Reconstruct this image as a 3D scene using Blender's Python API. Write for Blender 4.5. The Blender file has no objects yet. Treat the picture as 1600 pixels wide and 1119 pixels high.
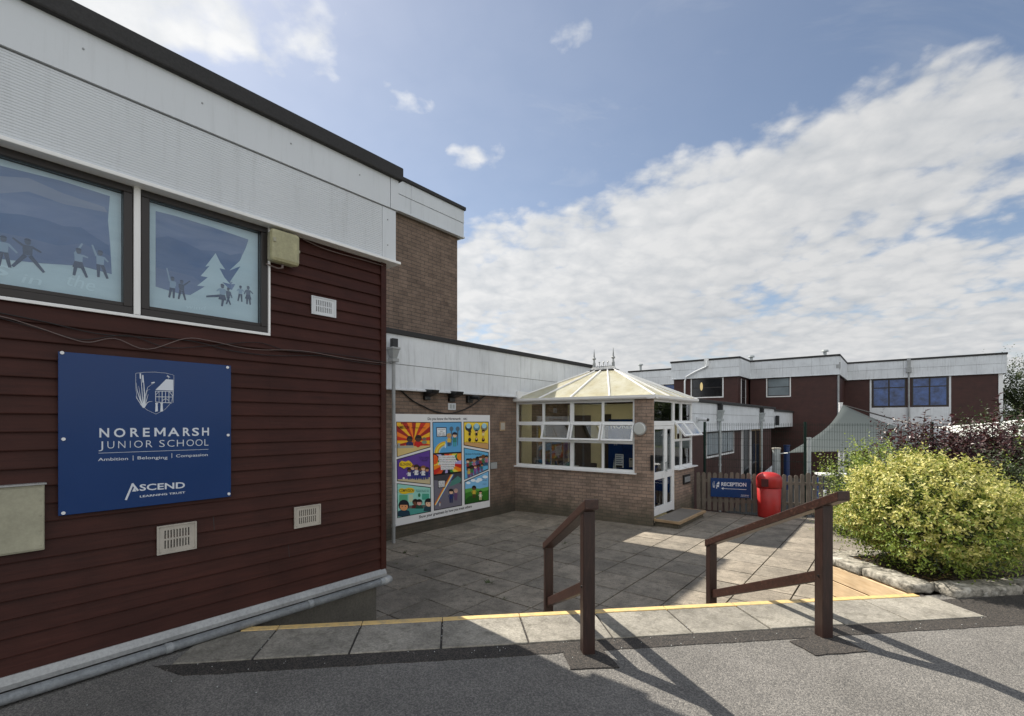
import bpy, math, random
from mathutils import Vector, Matrix, noise
random.seed(7)
R = math.radians
S = bpy.context.scene
COL = S.collection

# ------------------------------------------------------------------ camera
F, HX, HY, EYE = 745.0, 800.0, 658.0, 1.55          # photo-pixel focal length, principal column, horizon row, eye height
TH = R(39.08)
cd = bpy.data.cameras.new('camera'); cam = bpy.data.objects.new('camera', cd); COL.objects.link(cam)
cd.sensor_width = 36; cd.lens = F/1600*36; cd.shift_y = (HY-559.5)/1600
cd.clip_start = 0.05; cd.clip_end = 2000
cam.location = (0, 0, EYE); cam.rotation_euler = (R(90), 0, TH)
S.camera = cam
S.render.resolution_x, S.render.resolution_y = 1024, 716

# ------------------------------------------------------------------ world and sun
SUN_EL = R(49.2)
SUN_DIR = Vector((-.993*math.cos(SUN_EL), .115*math.cos(SUN_EL), math.sin(SUN_EL))).normalized()
W = bpy.data.worlds.new('World'); S.world = W; W.use_nodes = True
nt = W.node_tree; nt.nodes.clear()
def N(t, **kw):
    n = nt.nodes.new(t)
    for k, v in kw.items():
        if k == 'inp':
            for a, b in v.items(): n.inputs[a].default_value = b
        else: setattr(n, k, v)
    return n
def Lk(a, b): nt.links.new(a, b)
def mth(op, a, b=None, c=None, clamp=False):
    n = N('ShaderNodeMath', operation=op, use_clamp=clamp)
    for i, v in enumerate((a, b, c)):
        if v is None: continue
        if isinstance(v, (int, float)): n.inputs[i].default_value = v
        else: Lk(v, n.inputs[i])
    return n.outputs[0]
SKY = N('ShaderNodeTexSky', sky_type='NISHITA', sun_disc=False, sun_elevation=SUN_EL,
        sun_rotation=math.atan2(SUN_DIR.x, SUN_DIR.y), altitude=100, air_density=1.0, dust_density=0.6, ozone_density=1.6)
tc = N('ShaderNodeTexCoord')
sep = N('ShaderNodeSeparateXYZ'); Lk(tc.outputs['Generated'], sep.inputs[0])
zc = mth('MAXIMUM', sep.outputs[2], 0.02)
# horizontal cloud layer: direction projected onto a plane overhead, turned so +y is the way the street view looks
c_, s_ = math.cos(TH), math.sin(TH)
ax_ = mth('ADD', mth('MULTIPLY', sep.outputs[0], c_), mth('MULTIPLY', sep.outputs[1], s_))
ay_ = mth('ADD', mth('MULTIPLY', sep.outputs[0], -s_), mth('MULTIPLY', sep.outputs[1], c_))
zz = mth('ADD', zc, 0.03)
px_ = mth('DIVIDE', ax_, zz); py_ = mth('DIVIDE', ay_, zz)
comb = N('ShaderNodeCombineXYZ'); Lk(px_, comb.inputs[0]); Lk(py_, comb.inputs[1])
zn = mth('ADD', zc, 0.20)
combn = N('ShaderNodeCombineXYZ'); Lk(mth('DIVIDE', ax_, zn), combn.inputs[0]); Lk(mth('DIVIDE', ay_, zn), combn.inputs[1])
def noise_w(scale, detail, rough, dist=0.0, off=(0, 0, 0), sc=(1, 1, 1)):
    mp = N('ShaderNodeMapping'); mp.inputs['Location'].default_value = off; mp.inputs['Scale'].default_value = sc
    Lk(combn.outputs[0], mp.inputs[0])
    n = N('ShaderNodeTexNoise', inp={'Scale': scale, 'Detail': detail, 'Roughness': rough, 'Distortion': dist})
    Lk(mp.outputs[0], n.inputs['Vector']); return n.outputs[0]
def mapr(v, a, b, c=0.0, d=1.0, smooth=True):
    n = N('ShaderNodeMapRange'); n.interpolation_type = 'SMOOTHSTEP' if smooth else 'LINEAR'
    n.inputs['From Min'].default_value = a; n.inputs['From Max'].default_value = b
    n.inputs['To Min'].default_value = c; n.inputs['To Max'].default_value = d
    Lk(v, n.inputs['Value']); return n.outputs[0]
def blob(x, y, r, amp):
    dx = mth('SUBTRACT', px_, x); dy = mth('SUBTRACT', py_, y)
    d2 = mth('ADD', mth('MULTIPLY', dx, dx), mth('MULTIPLY', dy, dy))
    return mth('MULTIPLY', mth('EXPONENT', mth('MULTIPLY', d2, -1.0/(r*r))), amp)
dist = mth('ADD', mth('MULTIPLY', px_, .51), mth('MULTIPLY', py_, .86))
cov = mapr(dist, 1.22, 2.15, -0.33, 0.36)
back = mapr(ay_, .15, -.45, 0.0, 1.0)                             # unseen clouds behind the camera, added and brightened to lift the shade
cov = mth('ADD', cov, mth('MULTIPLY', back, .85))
cov = mth('ADD', cov, mth('MULTIPLY', mth('SUBTRACT', noise_w(1.5, 3, .5, 0, (3.1, 1.7, 0)), 0.5), 0.95))
for b in ((-.13, 1.70, .14, .52), (.17, 1.14, .12, .46), (-.50, 1.15, .20, .43), (-.78, 1.12, .26, .40), (-1.05, 1.0, .25, .44), (-.30, 1.42, .14, .40),
          (2.25, 2.05, .42, -.36), (1.15, 1.28, .25, .20), (.25, 2.9, .35, -.16)):
    cov = mth('ADD', cov, blob(*b))
vor = N('ShaderNodeTexVoronoi', feature='F1', inp={'Scale': 13.0})
vd = N('ShaderNodeTexNoise', inp={'Scale': 9.0, 'Detail': 3.0}); Lk(combn.outputs[0], vd.inputs['Vector'])
va = N('ShaderNodeVectorMath', operation='MULTIPLY_ADD'); Lk(vd.outputs[1], va.inputs[0]); va.inputs[1].default_value = (.13, .13, 0); Lk(combn.outputs[0], va.inputs[2])
Lk(va.outputs[0], vor.inputs['Vector'])
cell = mth('SUBTRACT', 1.0, vor.outputs[0])
puff = mth('ADD', mth('ADD', mth('MULTIPLY', noise_w(8.5, 4, .5, .25), .52), mth('MULTIPLY', noise_w(22.0, 5, .6, .2, (5, 2, 0)), .24)), mth('MULTIPLY', cell, .22))
sdot = N('ShaderNodeVectorMath', operation='DOT_PRODUCT'); Lk(tc.outputs['Generated'], sdot.inputs[0]); sdot.inputs[1].default_value = tuple(SUN_DIR)
near_sun = mapr(sdot.outputs['Value'], .35, .98)
dens = mapr(mth('ADD', puff, cov), .50, .80)
hz = mapr(sep.outputs[2], 0.02, 0.26, 1.0, 0.0)                  # cloud deck closes up into a pale band near the horizon
dens = mth('MAXIMUM', dens, mth('MULTIPLY', hz, 0.93))
wisp = mapr(noise_w(2.2, 6, .65, .8, (1, 4, 0), (1, 2.2, 1)), .40, .82, 0, .20)
dens = mth('MAXIMUM', dens, wisp)
dens = mth('MAXIMUM', dens, mth('MULTIPLY', near_sun, .12))
shade = mth('ADD', mth('ADD', mth('MULTIPLY', noise_w(8.5, 6, .6, .25, (.05, .04, 0)), .66), mth('MULTIPLY', cell, .26)), mth('MULTIPLY', noise_w(1.5, 3, .5, 0, (2, 2, 0)), .5))
ccr = N('ShaderNodeValToRGB')
ccr.color_ramp.elements[0].position = .38; ccr.color_ramp.elements[0].color = (.62, .66, .71, 1)
ccr.color_ramp.elements[1].position = .85; ccr.color_ramp.elements[1].color = (.93, .935, .94, 1)
Lk(shade, ccr.inputs[0])
CLOUD_GAIN, SKY_GAIN = 5.9, .93
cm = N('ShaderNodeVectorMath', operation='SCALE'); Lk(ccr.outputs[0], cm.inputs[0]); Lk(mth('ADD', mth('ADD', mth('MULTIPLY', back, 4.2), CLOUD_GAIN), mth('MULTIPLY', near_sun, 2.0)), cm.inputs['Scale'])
sg = N('ShaderNodeHueSaturation', inp={'Saturation': .86, 'Value': SKY_GAIN}); Lk(SKY.outputs[0], sg.inputs['Color'])
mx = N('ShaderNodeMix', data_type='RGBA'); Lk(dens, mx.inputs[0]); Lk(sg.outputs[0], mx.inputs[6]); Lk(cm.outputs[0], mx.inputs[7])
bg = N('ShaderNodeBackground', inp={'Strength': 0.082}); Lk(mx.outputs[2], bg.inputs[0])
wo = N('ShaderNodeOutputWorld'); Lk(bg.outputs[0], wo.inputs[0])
sl = bpy.data.lights.new('sun', 'SUN'); sun = bpy.data.objects.new('sun', sl); COL.objects.link(sun)
sl.energy = 4.8; sl.angle = R(0.6); sl.color = (1.0, .93, .82)
sun.rotation_euler = (-SUN_DIR).to_track_quat('-Z', 'Y').to_euler()
S.view_settings.view_transform = 'Standard'; S.view_settings.look = 'None'
S.view_settings.exposure = 0.68; S.view_settings.gamma = 1.0; S.view_settings.use_curve_mapping = False
S.cycles.max_bounces = 8; S.cycles.transparent_max_bounces = 16
S.cycles.use_denoising = True

# ------------------------------------------------------------------ geometry of the view, used to measure places on known planes
def c2w(x, y, z=0.0): return Vector((x*math.cos(TH)-y*math.sin(TH), x*math.sin(TH)+y*math.cos(TH), z))
def w2c(p): return (p[0]*math.cos(TH)+p[1]*math.sin(TH), -p[0]*math.sin(TH)+p[1]*math.cos(TH))
def ray(px, py): return c2w((px-HX)/F, 1.0, (HY-py)/F)
def on_z(px, py, z):
    r = ray(px, py); t = (z-EYE)/r.z; return Vector((r.x*t, r.y*t, z))
def at_d(px, py, d):
    r = ray(px, py); return Vector((r.x*d, r.y*d, EYE+r.z*d))
def frame(x, y, ang, z=0.0): return Matrix.Translation((x, y, z)) @ Matrix.Rotation(ang, 4, 'Z')
def wp(px, py, FR, off=0.0):
    """place (along, up) where the sight line meets the plane y=off of a wall frame"""
    inv = FR.inverted(); o = inv @ Vector((0, 0, EYE)); d = inv.to_3x3() @ ray(px, py)
    t = (off-o.y)/d.y; p = o + d*t; return (p.x, p.z)

# ------------------------------------------------------------------ materials
MATS = {}
def newmat(name):
    m = bpy.data.materials.new(name); m.use_nodes = True; m.node_tree.nodes.clear(); return m, m.node_tree
class G:
    """small node-graph writer"""
    def __init__(s, name): s.m, s.t = newmat(name); s.out = s.n('ShaderNodeOutputMaterial')
    def n(s, t, inp=None, **kw):
        n = s.t.nodes.new(t)
        for k, v in kw.items(): setattr(n, k, v)
        for k, v in (inp or {}).items():
            if isinstance(v, bpy.types.NodeSocket): s.t.links.new(v, n.inputs[k])
            else: n.inputs[k].default_value = v
        return n
    def math(s, op, a, b=0.0, clamp=False): return s.n('ShaderNodeMath', {0: a, 1: b}, operation=op, use_clamp=clamp).outputs[0]
    def pos(s): return s.n('ShaderNodeNewGeometry').outputs['Position']
    def mapping(s, v, sc=(1, 1, 1), loc=(0, 0, 0), rot=(0, 0, 0)): return s.n('ShaderNodeMapping', {0: v, 'Scale': sc, 'Location': loc, 'Rotation': rot}).outputs[0]
    def noise(s, v, scale, detail=4, rough=.55, dist=0): return s.n('ShaderNodeTexNoise', {'Vector': v, 'Scale': scale, 'Detail': detail, 'Roughness': rough, 'Distortion': dist}).outputs[0]
    def ramp(s, v, *st):
        n = s.n('ShaderNodeValToRGB', {0: v}); cr = n.color_ramp
        while len(cr.elements) < len(st): cr.elements.new(.5)
        for e, (p, c) in zip(cr.elements, st):
            e.position = p; e.color = (c, c, c, 1) if isinstance(c, (int, float)) else (*c, 1)
        return n.outputs[0]
    def mix(s, f, a, b, mode='MIX'):
        n = s.n('ShaderNodeMix', data_type='RGBA', blend_type=mode)
        for k, v in ((0, f), (6, a), (7, b)):
            if isinstance(v, bpy.types.NodeSocket): s.t.links.new(v, n.inputs[k])
            elif isinstance(v, (int, float)) and k: n.inputs[k].default_value = (v, v, v, 1)
            elif k: n.inputs[k].default_value = (*v, 1)
            else: n.inputs[k].default_value = v
        return n.outputs[2]
    def bump(s, h, st=.3, d=.01, nrm=None):
        n = s.n('ShaderNodeBump', {'Height': h, 'Strength': st, 'Distance': d})
        if nrm: s.t.links.new(nrm, n.inputs['Normal'])
        return n.outputs[0]
    def bsdf(s, col, rough=.7, metal=0.0, nrm=None, **kw):
        inp = {'Base Color': col if isinstance(col, bpy.types.NodeSocket) else (*col, 1), 'Roughness': rough, 'Metallic': metal}
        inp.update(kw)
        b = s.n('ShaderNodeBsdfPrincipled', inp)
        if nrm: s.t.links.new(nrm, b.inputs['Normal'])
        return b.outputs[0]
    def done(s, sh): s.t.links.new(sh, s.out.inputs[0]); return s.m

def plain(name, col, rough=.6, metal=0.0, var=.18, scale=5.0, bump=.0, bscale=80, fine=.0, streak=0.0, spec=.5):
    if name in MATS: return MATS[name]
    g = G(name); p = g.pos()
    n1 = g.noise(p, scale, 5, .6)
    c = g.mix(1.0, col, g.ramp(n1, (.25, 1-var), (.75, 1+var*.6)), 'MULTIPLY')
    if fine: c = g.mix(1.0, c, g.ramp(g.noise(p, bscale, 3, .7), (.3, 1-fine), (.7, 1+fine)), 'MULTIPLY')
    if streak:
        st = g.noise(g.mapping(p, (9, 9, .7)), 1.6, 6, .7)
        c = g.mix(g.ramp(st, (.52, 0.0), (.78, streak)), c, (.10, .10, .085))
    nr = g.bump(g.noise(p, bscale, 4, .6), bump, .004) if bump else None
    r = g.n('ShaderNodeMapRange', {0: n1, 1: 0.0, 2: 1.0, 3: max(rough-.08, .03), 4: min(rough+.10, 1.0)}).outputs[0]
    MATS[name] = g.done(g.bsdf(c, r, metal, nr, **{'Specular IOR Level': spec})); return MATS[name]
def flat(col, rough=.35):
    k = 'ink_%02x%02x%02x' % tuple(int(max(0, min(1, c))*255) for c in col)
    if k not in MATS:
        g = G(k); MATS[k] = g.done(g.bsdf(tuple(((c/12.92) if c <= .04045 else ((c+.055)/1.055)**2.4) for c in col), rough))
    return MATS[k]

def brick_mat(name, c1, c2, mortar, dark, k=1.0):
    g = G(name); p = g.pos(); sp = g.n('ShaderNodeSeparateXYZ', {0: p})
    along = g.math('ADD', sp.outputs[0], sp.outputs[1])
    v = g.mapping(g.n('ShaderNodeCombineXYZ', {0: along, 1: sp.outputs[2]}).outputs[0], (1/k, 1/k, 1))
    b = g.n('ShaderNodeTexBrick', {'Vector': v, 'Color1': (*c1, 1), 'Color2': (*c2, 1), 'Mortar': (*mortar, 1), 'Scale': 1.0,
            'Mortar Size': .006, 'Mortar Smooth': .25, 'Bias': -.1, 'Brick Width': .225, 'Row Height': .075})
    # per-brick tone: a second, bigger-contrast layer snapped to the same courses
    b2 = g.n('ShaderNodeTexBrick', {'Vector': v, 'Color1': (.40, .38, .38, 1), 'Color2': (1.5, 1.45, 1.4, 1), 'Mortar': (1, 1, 1, 1), 'Scale': 1.0,
            'Mortar Size': .006, 'Mortar Smooth': .25, 'Bias': .15, 'Brick Width': .225, 'Row Height': .075, }, offset_frequency=2)
    c = g.mix(.85, b.outputs[0], b2.outputs[0], 'MULTIPLY')
    c = g.mix(1.0, c, g.ramp(g.noise(p, 3.2, 6, .7), (.3, .66), (.7, 1.25)), 'MULTIPLY')
    c = g.mix(1.0, c, g.ramp(g.noise(p, 55, 4, .7), (.3, .78), (.7, 1.2)), 'MULTIPLY')
    # green-black weathering near the ground, with an uneven edge
    h = g.math('ADD', sp.outputs[2], g.math('MULTIPLY', g.noise(p, 3.5, 5, .6), -.5))
    c = g.mix(g.ramp(g.math('ADD', h, 1.0), (.12, .75), (.52, 0.0)), c, dark)
    hgt = g.math('ADD', g.math('MULTIPLY', b.outputs[1], -1.0), g.math('MULTIPLY', g.noise(p, 90, 3, .6), .5))
    MATS[name] = g.done(g.bsdf(c, .88, 0, g.bump(hgt, .8, .006))); return MATS[name]
brick_mat('brick_brown', (.25, .18, .135), (.115, .080, .063), (.10, .088, .075), (.04, .042, .03))
brick_mat('brick_buff', (.36, .275, .22), (.20, .145, .115), (.145, .125, .105), (.075, .075, .05))
brick_mat('brick_tower', (.24, .175, .135), (.095, .070, .055), (.085, .070, .058), (.06, .05, .04), 1.2)

def wood_mat(name, c1, c2, rough=.45, axis=(1, 1, 1), wear=.0, wc=(.3, .2, .15), scale=8, spec=.5):
    g = G(name); p = g.n('ShaderNodeTexCoord').outputs['Object']
    v = g.mapping(p, axis)
    gr = g.noise(v, scale, 7, .65, .4)
    c = g.mix(g.ramp(gr, (.32, 0.0), (.68, 1.0)), c1, c2)
    c = g.mix(1.0, c, g.ramp(g.noise(p, 3, 3), (.3, .8), (.7, 1.15)), 'MULTIPLY')
    if wear: c = g.mix(g.ramp(g.noise(g.mapping(p, axis, (4, 2, 1)), scale*.7, 6, .75), (.56, 0.0), (.72, wear)), c, wc)
    MATS[name] = g.done(g.bsdf(c, rough, 0, g.bump(gr, .35, .004), **{'Specular IOR Level': spec})); return MATS[name]
wood_mat('clad_red', (.035, .0102, .0070), (.051, .0150, .0103), .55, (14, .9, 14), .35, (.075, .030, .022), 3, .22)
wood_mat('clad_far', (.040, .0115, .0085), (.060, .018, .013), .6, (1, 1, 10), 0, scale=3)
wood_mat('rail_wood', (.022, .0105, .0078), (.052, .0225, .0165), .40, (9, 1.6, 9), .8, (.16, .085, .065), 6)
wood_mat('post_wood', (.018, .0092, .0072), (.036, .0160, .0120), .45, (10, 10, 1.2), .35, (.10, .055, .04), 6)
wood_mat('picket_wood', (.105, .088, .070), (.175, .148, .120), .85, (12, 12, 1.2), .4, (.09, .085, .06), 6)
wood_mat('new_pine', (.58, .41, .24), (.74, .57, .37), .6, (1.2, 1.2, 14), .25, (.45, .22, .08), 4)
wood_mat('step_timber', (.33, .22, .12), (.42, .30, .18), .8, (2, 2, 10), .4, (.2, .15, .1), 5)

plain('white_panel', (.62, .65, .68), .42, var=.05, scale=1.5, streak=.16, bump=.06, bscale=9)
plain('white_trim', (.80, .80, .79), .38, var=.06, scale=2.5, streak=.12)
plain('white_aged', (.69, .715, .735), .5, var=.14, scale=1.6, streak=.40)
plain('upvc', (.80, .81, .81), .28, var=.04, scale=3)
plain('roof_felt', (.028, .027, .027), .75, var=.3, scale=3, bump=.5, bscale=60, fine=.25)
plain('dark_frame', (.020, .015, .013), .42, var=.25, scale=8, bump=.1, bscale=50)
plain('alu_flash', (.34, .345, .34), .45, .35, var=.2, scale=4, fine=.15, bscale=50)
plain('grey_pipe', (.27, .285, .29), .42, var=.28, scale=7, fine=.22, bscale=40, bump=.15)
plain('hopper_grey', (.33, .34, .34), .5, var=.2, scale=6)
plain('concrete_plinth', (.135, .125, .105), .9, var=.35, scale=3.5, fine=.2, bscale=60, bump=.5)
plain('black_plastic', (.010, .010, .011), .35, var=.2, scale=9)
plain('cable_black', (.012, .010, .010), .5)
plain('cable_grey', (.16, .12, .11), .6)
plain('beige_box', (.36, .345, .25), .38, var=.22, scale=6, fine=.08, bscale=60, bump=.1)
plain('light_box', (.36, .34, .20), .4, var=.25, scale=9, fine=.12, bscale=70)
plain('vent_cream', (.42, .385, .33), .5, var=.15, scale=10)
plain('vent_white', (.62, .64, .66), .5, var=.08, scale=10)
plain('sign_blue', (.006, .036, .140), .22, var=.06, scale=2, spec=.3)
plain('bin_red', (.38, .016, .014), .42, var=.22, scale=4, fine=.04, bscale=40)
plain('bin_hole', (.06, .006, .006), .7)
plain('mesh_green', (.012, .028, .022), .7, spec=.15)
plain('steel_post', (.40, .43, .43), .45, .2, var=.15, scale=6)
plain('sail_cloth', (.040, .052, .052), .8, var=.06, scale=2, bump=.25, bscale=3)
plain('sail_pale', (.74, .75, .70), .8, var=.05, scale=2)
plain('blue_paint', (.010, .030, .12), .4, var=.1)
plain('interior_cream', (.84, .76, .56), .8, var=.06)
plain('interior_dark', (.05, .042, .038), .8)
plain('interior_floor', (.10, .09, .08), .8)
plain('tread_grey', (.19, .172, .15), .85, var=.2, scale=4, fine=.2, bscale=60)
plain('chair_dark', (.03, .028, .03), .7)
plain('lamp_glass', (.52, .54, .52), .35, var=.05)
plain('soil', (.045, .032, .022), .95, var=.4, scale=14, fine=.5, bscale=60, bump=1, )
plain('dark_glass', (.012, .014, .017), .06, var=.3, scale=1.2)
plain('blue_glass', (.050, .10, .27), .09, var=.85, scale=2.6)  # uneven reflections on the far panes are painted into this blue mottling
plain('blind_glass', (.20, .24, .26), .10, var=.25, scale=1.2)
plain('trunk', (.07, .055, .04), .9, var=.3, scale=9, bump=.6, bscale=30)
plain('poster_white', (.75, .75, .75), .5, var=.03)

def glass(name, tint, boost=1.0):
    g = G(name)
    fr = g.n('ShaderNodeFresnel', {'IOR': 1.5}).outputs[0]
    f = g.math('MULTIPLY', fr, boost, True)
    nr = g.bump(g.noise(g.pos(), 1.6, 2, .5), .06, .02)
    gl = g.n('ShaderNodeBsdfGlossy', {'Roughness': .015, 'Color': (.95, .97, 1, 1)}); g.t.links.new(nr, gl.inputs['Normal'])
    tr = g.n('ShaderNodeBsdfTransparent', {'Color': (*tint, 1)})
    MATS[name] = g.done(g.n('ShaderNodeMixShader', {0: f, 1: tr.outputs[0], 2: gl.outputs[0]}).outputs[0])
glass('pane_clear', (.93, .95, .94), 2.1)
glass('pane_front', (.90, .95, .97), .7)

g = G('polycarb'); p = g.pos()                                   # translucent yellowed twin-wall sheet
c = g.mix(g.ramp(g.noise(p, 3.0, 5, .65), (.35, 0.0), (.7, 1.0)), (.88, .87, .76), (.74, .70, .52))
c = g.mix(g.ramp(g.noise(p, 16, 4, .7), (.58, 0.0), (.75, .45)), c, (.25, .24, .12))
tl = g.n('ShaderNodeBsdfTranslucent', {'Color': c}).outputs[0]
MATS['polycarb'] = g.done(g.n('ShaderNodeMixShader', {0: .60, 1: g.bsdf(c, .3), 2: tl}).outputs[0])

def asphalt(name, a, b, sp_):
    g = G(name); p = g.pos()
    agg = g.n('ShaderNodeTexVoronoi', {'Vector': p, 'Scale': 150.0}, feature='F1')
    tone = g.n('ShaderNodeSeparateColor', {0: agg.outputs['Color']}).outputs[0]
    c = g.mix(g.ramp(tone, (.25, 0.0), (.95, 1.0)), a, b)
    c = g.mix(1.0, c, g.ramp(g.noise(p, 62, 5, .85), (.32, .64), (.68, 1.34)), 'MULTIPLY')
    c = g.mix(1.0, c, g.ramp(g.noise(p, 1.7, 7, .68), (.3, .74), (.7, 1.18)), 'MULTIPLY')
    c = g.mix(g.ramp(g.noise(p, 48, 2, .5), (.76, 0.0), (.79, sp_)), c, (.42, .40, .36))
    h = g.math('ADD', g.math('MULTIPLY', agg.outputs['Distance'], -.8), g.noise(p, 60, 4, .7))
    MATS[name] = g.done(g.bsdf(c, .88, 0, g.bump(h, .9, .006)))
asphalt('asphalt', (.108, .104, .098), (.230, .217, .198), .8)
asphalt('asphalt_patch', (.020, .019, .018), (.078, .066, .056), .9)

def slab_mat(name, base, warm, joint_dirt=.5):
    g = G(name); p = g.pos(); rnd = g.n('ShaderNodeNewGeometry').outputs['Random Per Island']
    c = g.mix(rnd, base, warm)
    c = g.mix(1.0, c, g.ramp(g.math('FRACT', g.math('MULTIPLY', rnd, 17.3)), (0, .86), (1, 1.10)), 'MULTIPLY')
    c = g.mix(1.0, c, g.ramp(g.noise(p, 2.4, 8, .70), (.30, .55), (.70, 1.22)), 'MULTIPLY')
    c = g.mix(1.0, c, g.ramp(g.noise(p, 60, 5, .8), (.32, .60), (.68, 1.36)), 'MULTIPLY')
    c = g.mix(g.ramp(g.noise(p, 11, 6, .7), (.50, 0.0), (.70, .65)), c, (.085, .078, .058))
    c = g.mix(g.ramp(g.noise(p, 24, 3, .6), (.69, 0.0), (.73, .5)), c, (.42, .41, .36))
    MATS[name] = g.done(g.bsdf(c, .9, 0, g.bump(g.noise(p, 130, 4, .7), .55, .004)))
slab_mat('slab', (.255, .225, .182), (.31, .268, .212))
slab_mat('edge_slab', (.25, .235, .20), (.32, .298, .255))
g = G('nosing_yellow'); p = g.pos()
c = g.mix(g.ramp(g.noise(p, 18, 7, .75), (.45, 0.0), (.66, .85)), (.66, .46, .18), (.36, .29, .18))
MATS['nosing_yellow'] = g.done(g.bsdf(c, .6))
g = G('stone'); p = g.pos()
n1 = g.noise(p, 16, 6, .7)
c = g.mix(g.ramp(n1, (.35, 0.0), (.62, 1.0)), (.085, .08, .065), (.42, .39, .33))
c = g.mix(g.ramp(g.noise(p, 7, 4, .6), (.58, 0.0), (.70, .8)), c, (.60, .58, .52))
MATS['stone'] = g.done(g.bsdf(c, .92, 0, g.bump(n1, .9, .012)))
g = G('grass_ground'); p = g.pos()
c = g.mix(g.noise(p, 3, 5, .6), (.035, .05, .02), (.07, .085, .035))
MATS['grass_ground'] = g.done(g.bsdf(c, .95))
g = G('yard_dark'); p = g.pos()
MATS['yard_dark'] = g.done(g.bsdf(g.mix(g.noise(p, 4, 5, .6), (.05, .05, .048), (.09, .088, .08)), .9))

def leaf_mat(name, cols, trans=.35, rough=.5):
    g = G(name); rnd = g.n('ShaderNodeNewGeometry').outputs['Random Per Island']
    c = g.ramp(rnd, *[(i/(len(cols)-1), c) for i, c in enumerate(cols)])
    b = g.bsdf(c, rough); tl = g.n('ShaderNodeBsdfTranslucent', {'Color': c}).outputs[0]
    MATS[name] = g.done(g.n('ShaderNodeMixShader', {0: trans, 1: b, 2: tl}).outputs[0])
leaf_mat('leaf_gold', [(.13, .17, .03), (.34, .37, .07), (.62, .58, .17), (.80, .74, .32), (.26, .30, .05)])
leaf_mat('leaf_lime', [(.11, .17, .025), (.20, .28, .045), (.30, .37, .06), (.16, .22, .035)])
leaf_mat('leaf_purple', [(.022, .008, .010), (.05, .016, .018), (.085, .030, .028), (.035, .022, .016)], .25, .4)
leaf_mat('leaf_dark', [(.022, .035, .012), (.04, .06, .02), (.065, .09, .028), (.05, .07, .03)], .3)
leaf_mat('leaf_tree', [(.028, .045, .014), (.05, .075, .022), (.08, .105, .03)], .3)
leaf_mat('leaf_weed', [(.05, .07, .02), (.10, .12, .04)], .3)

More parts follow.
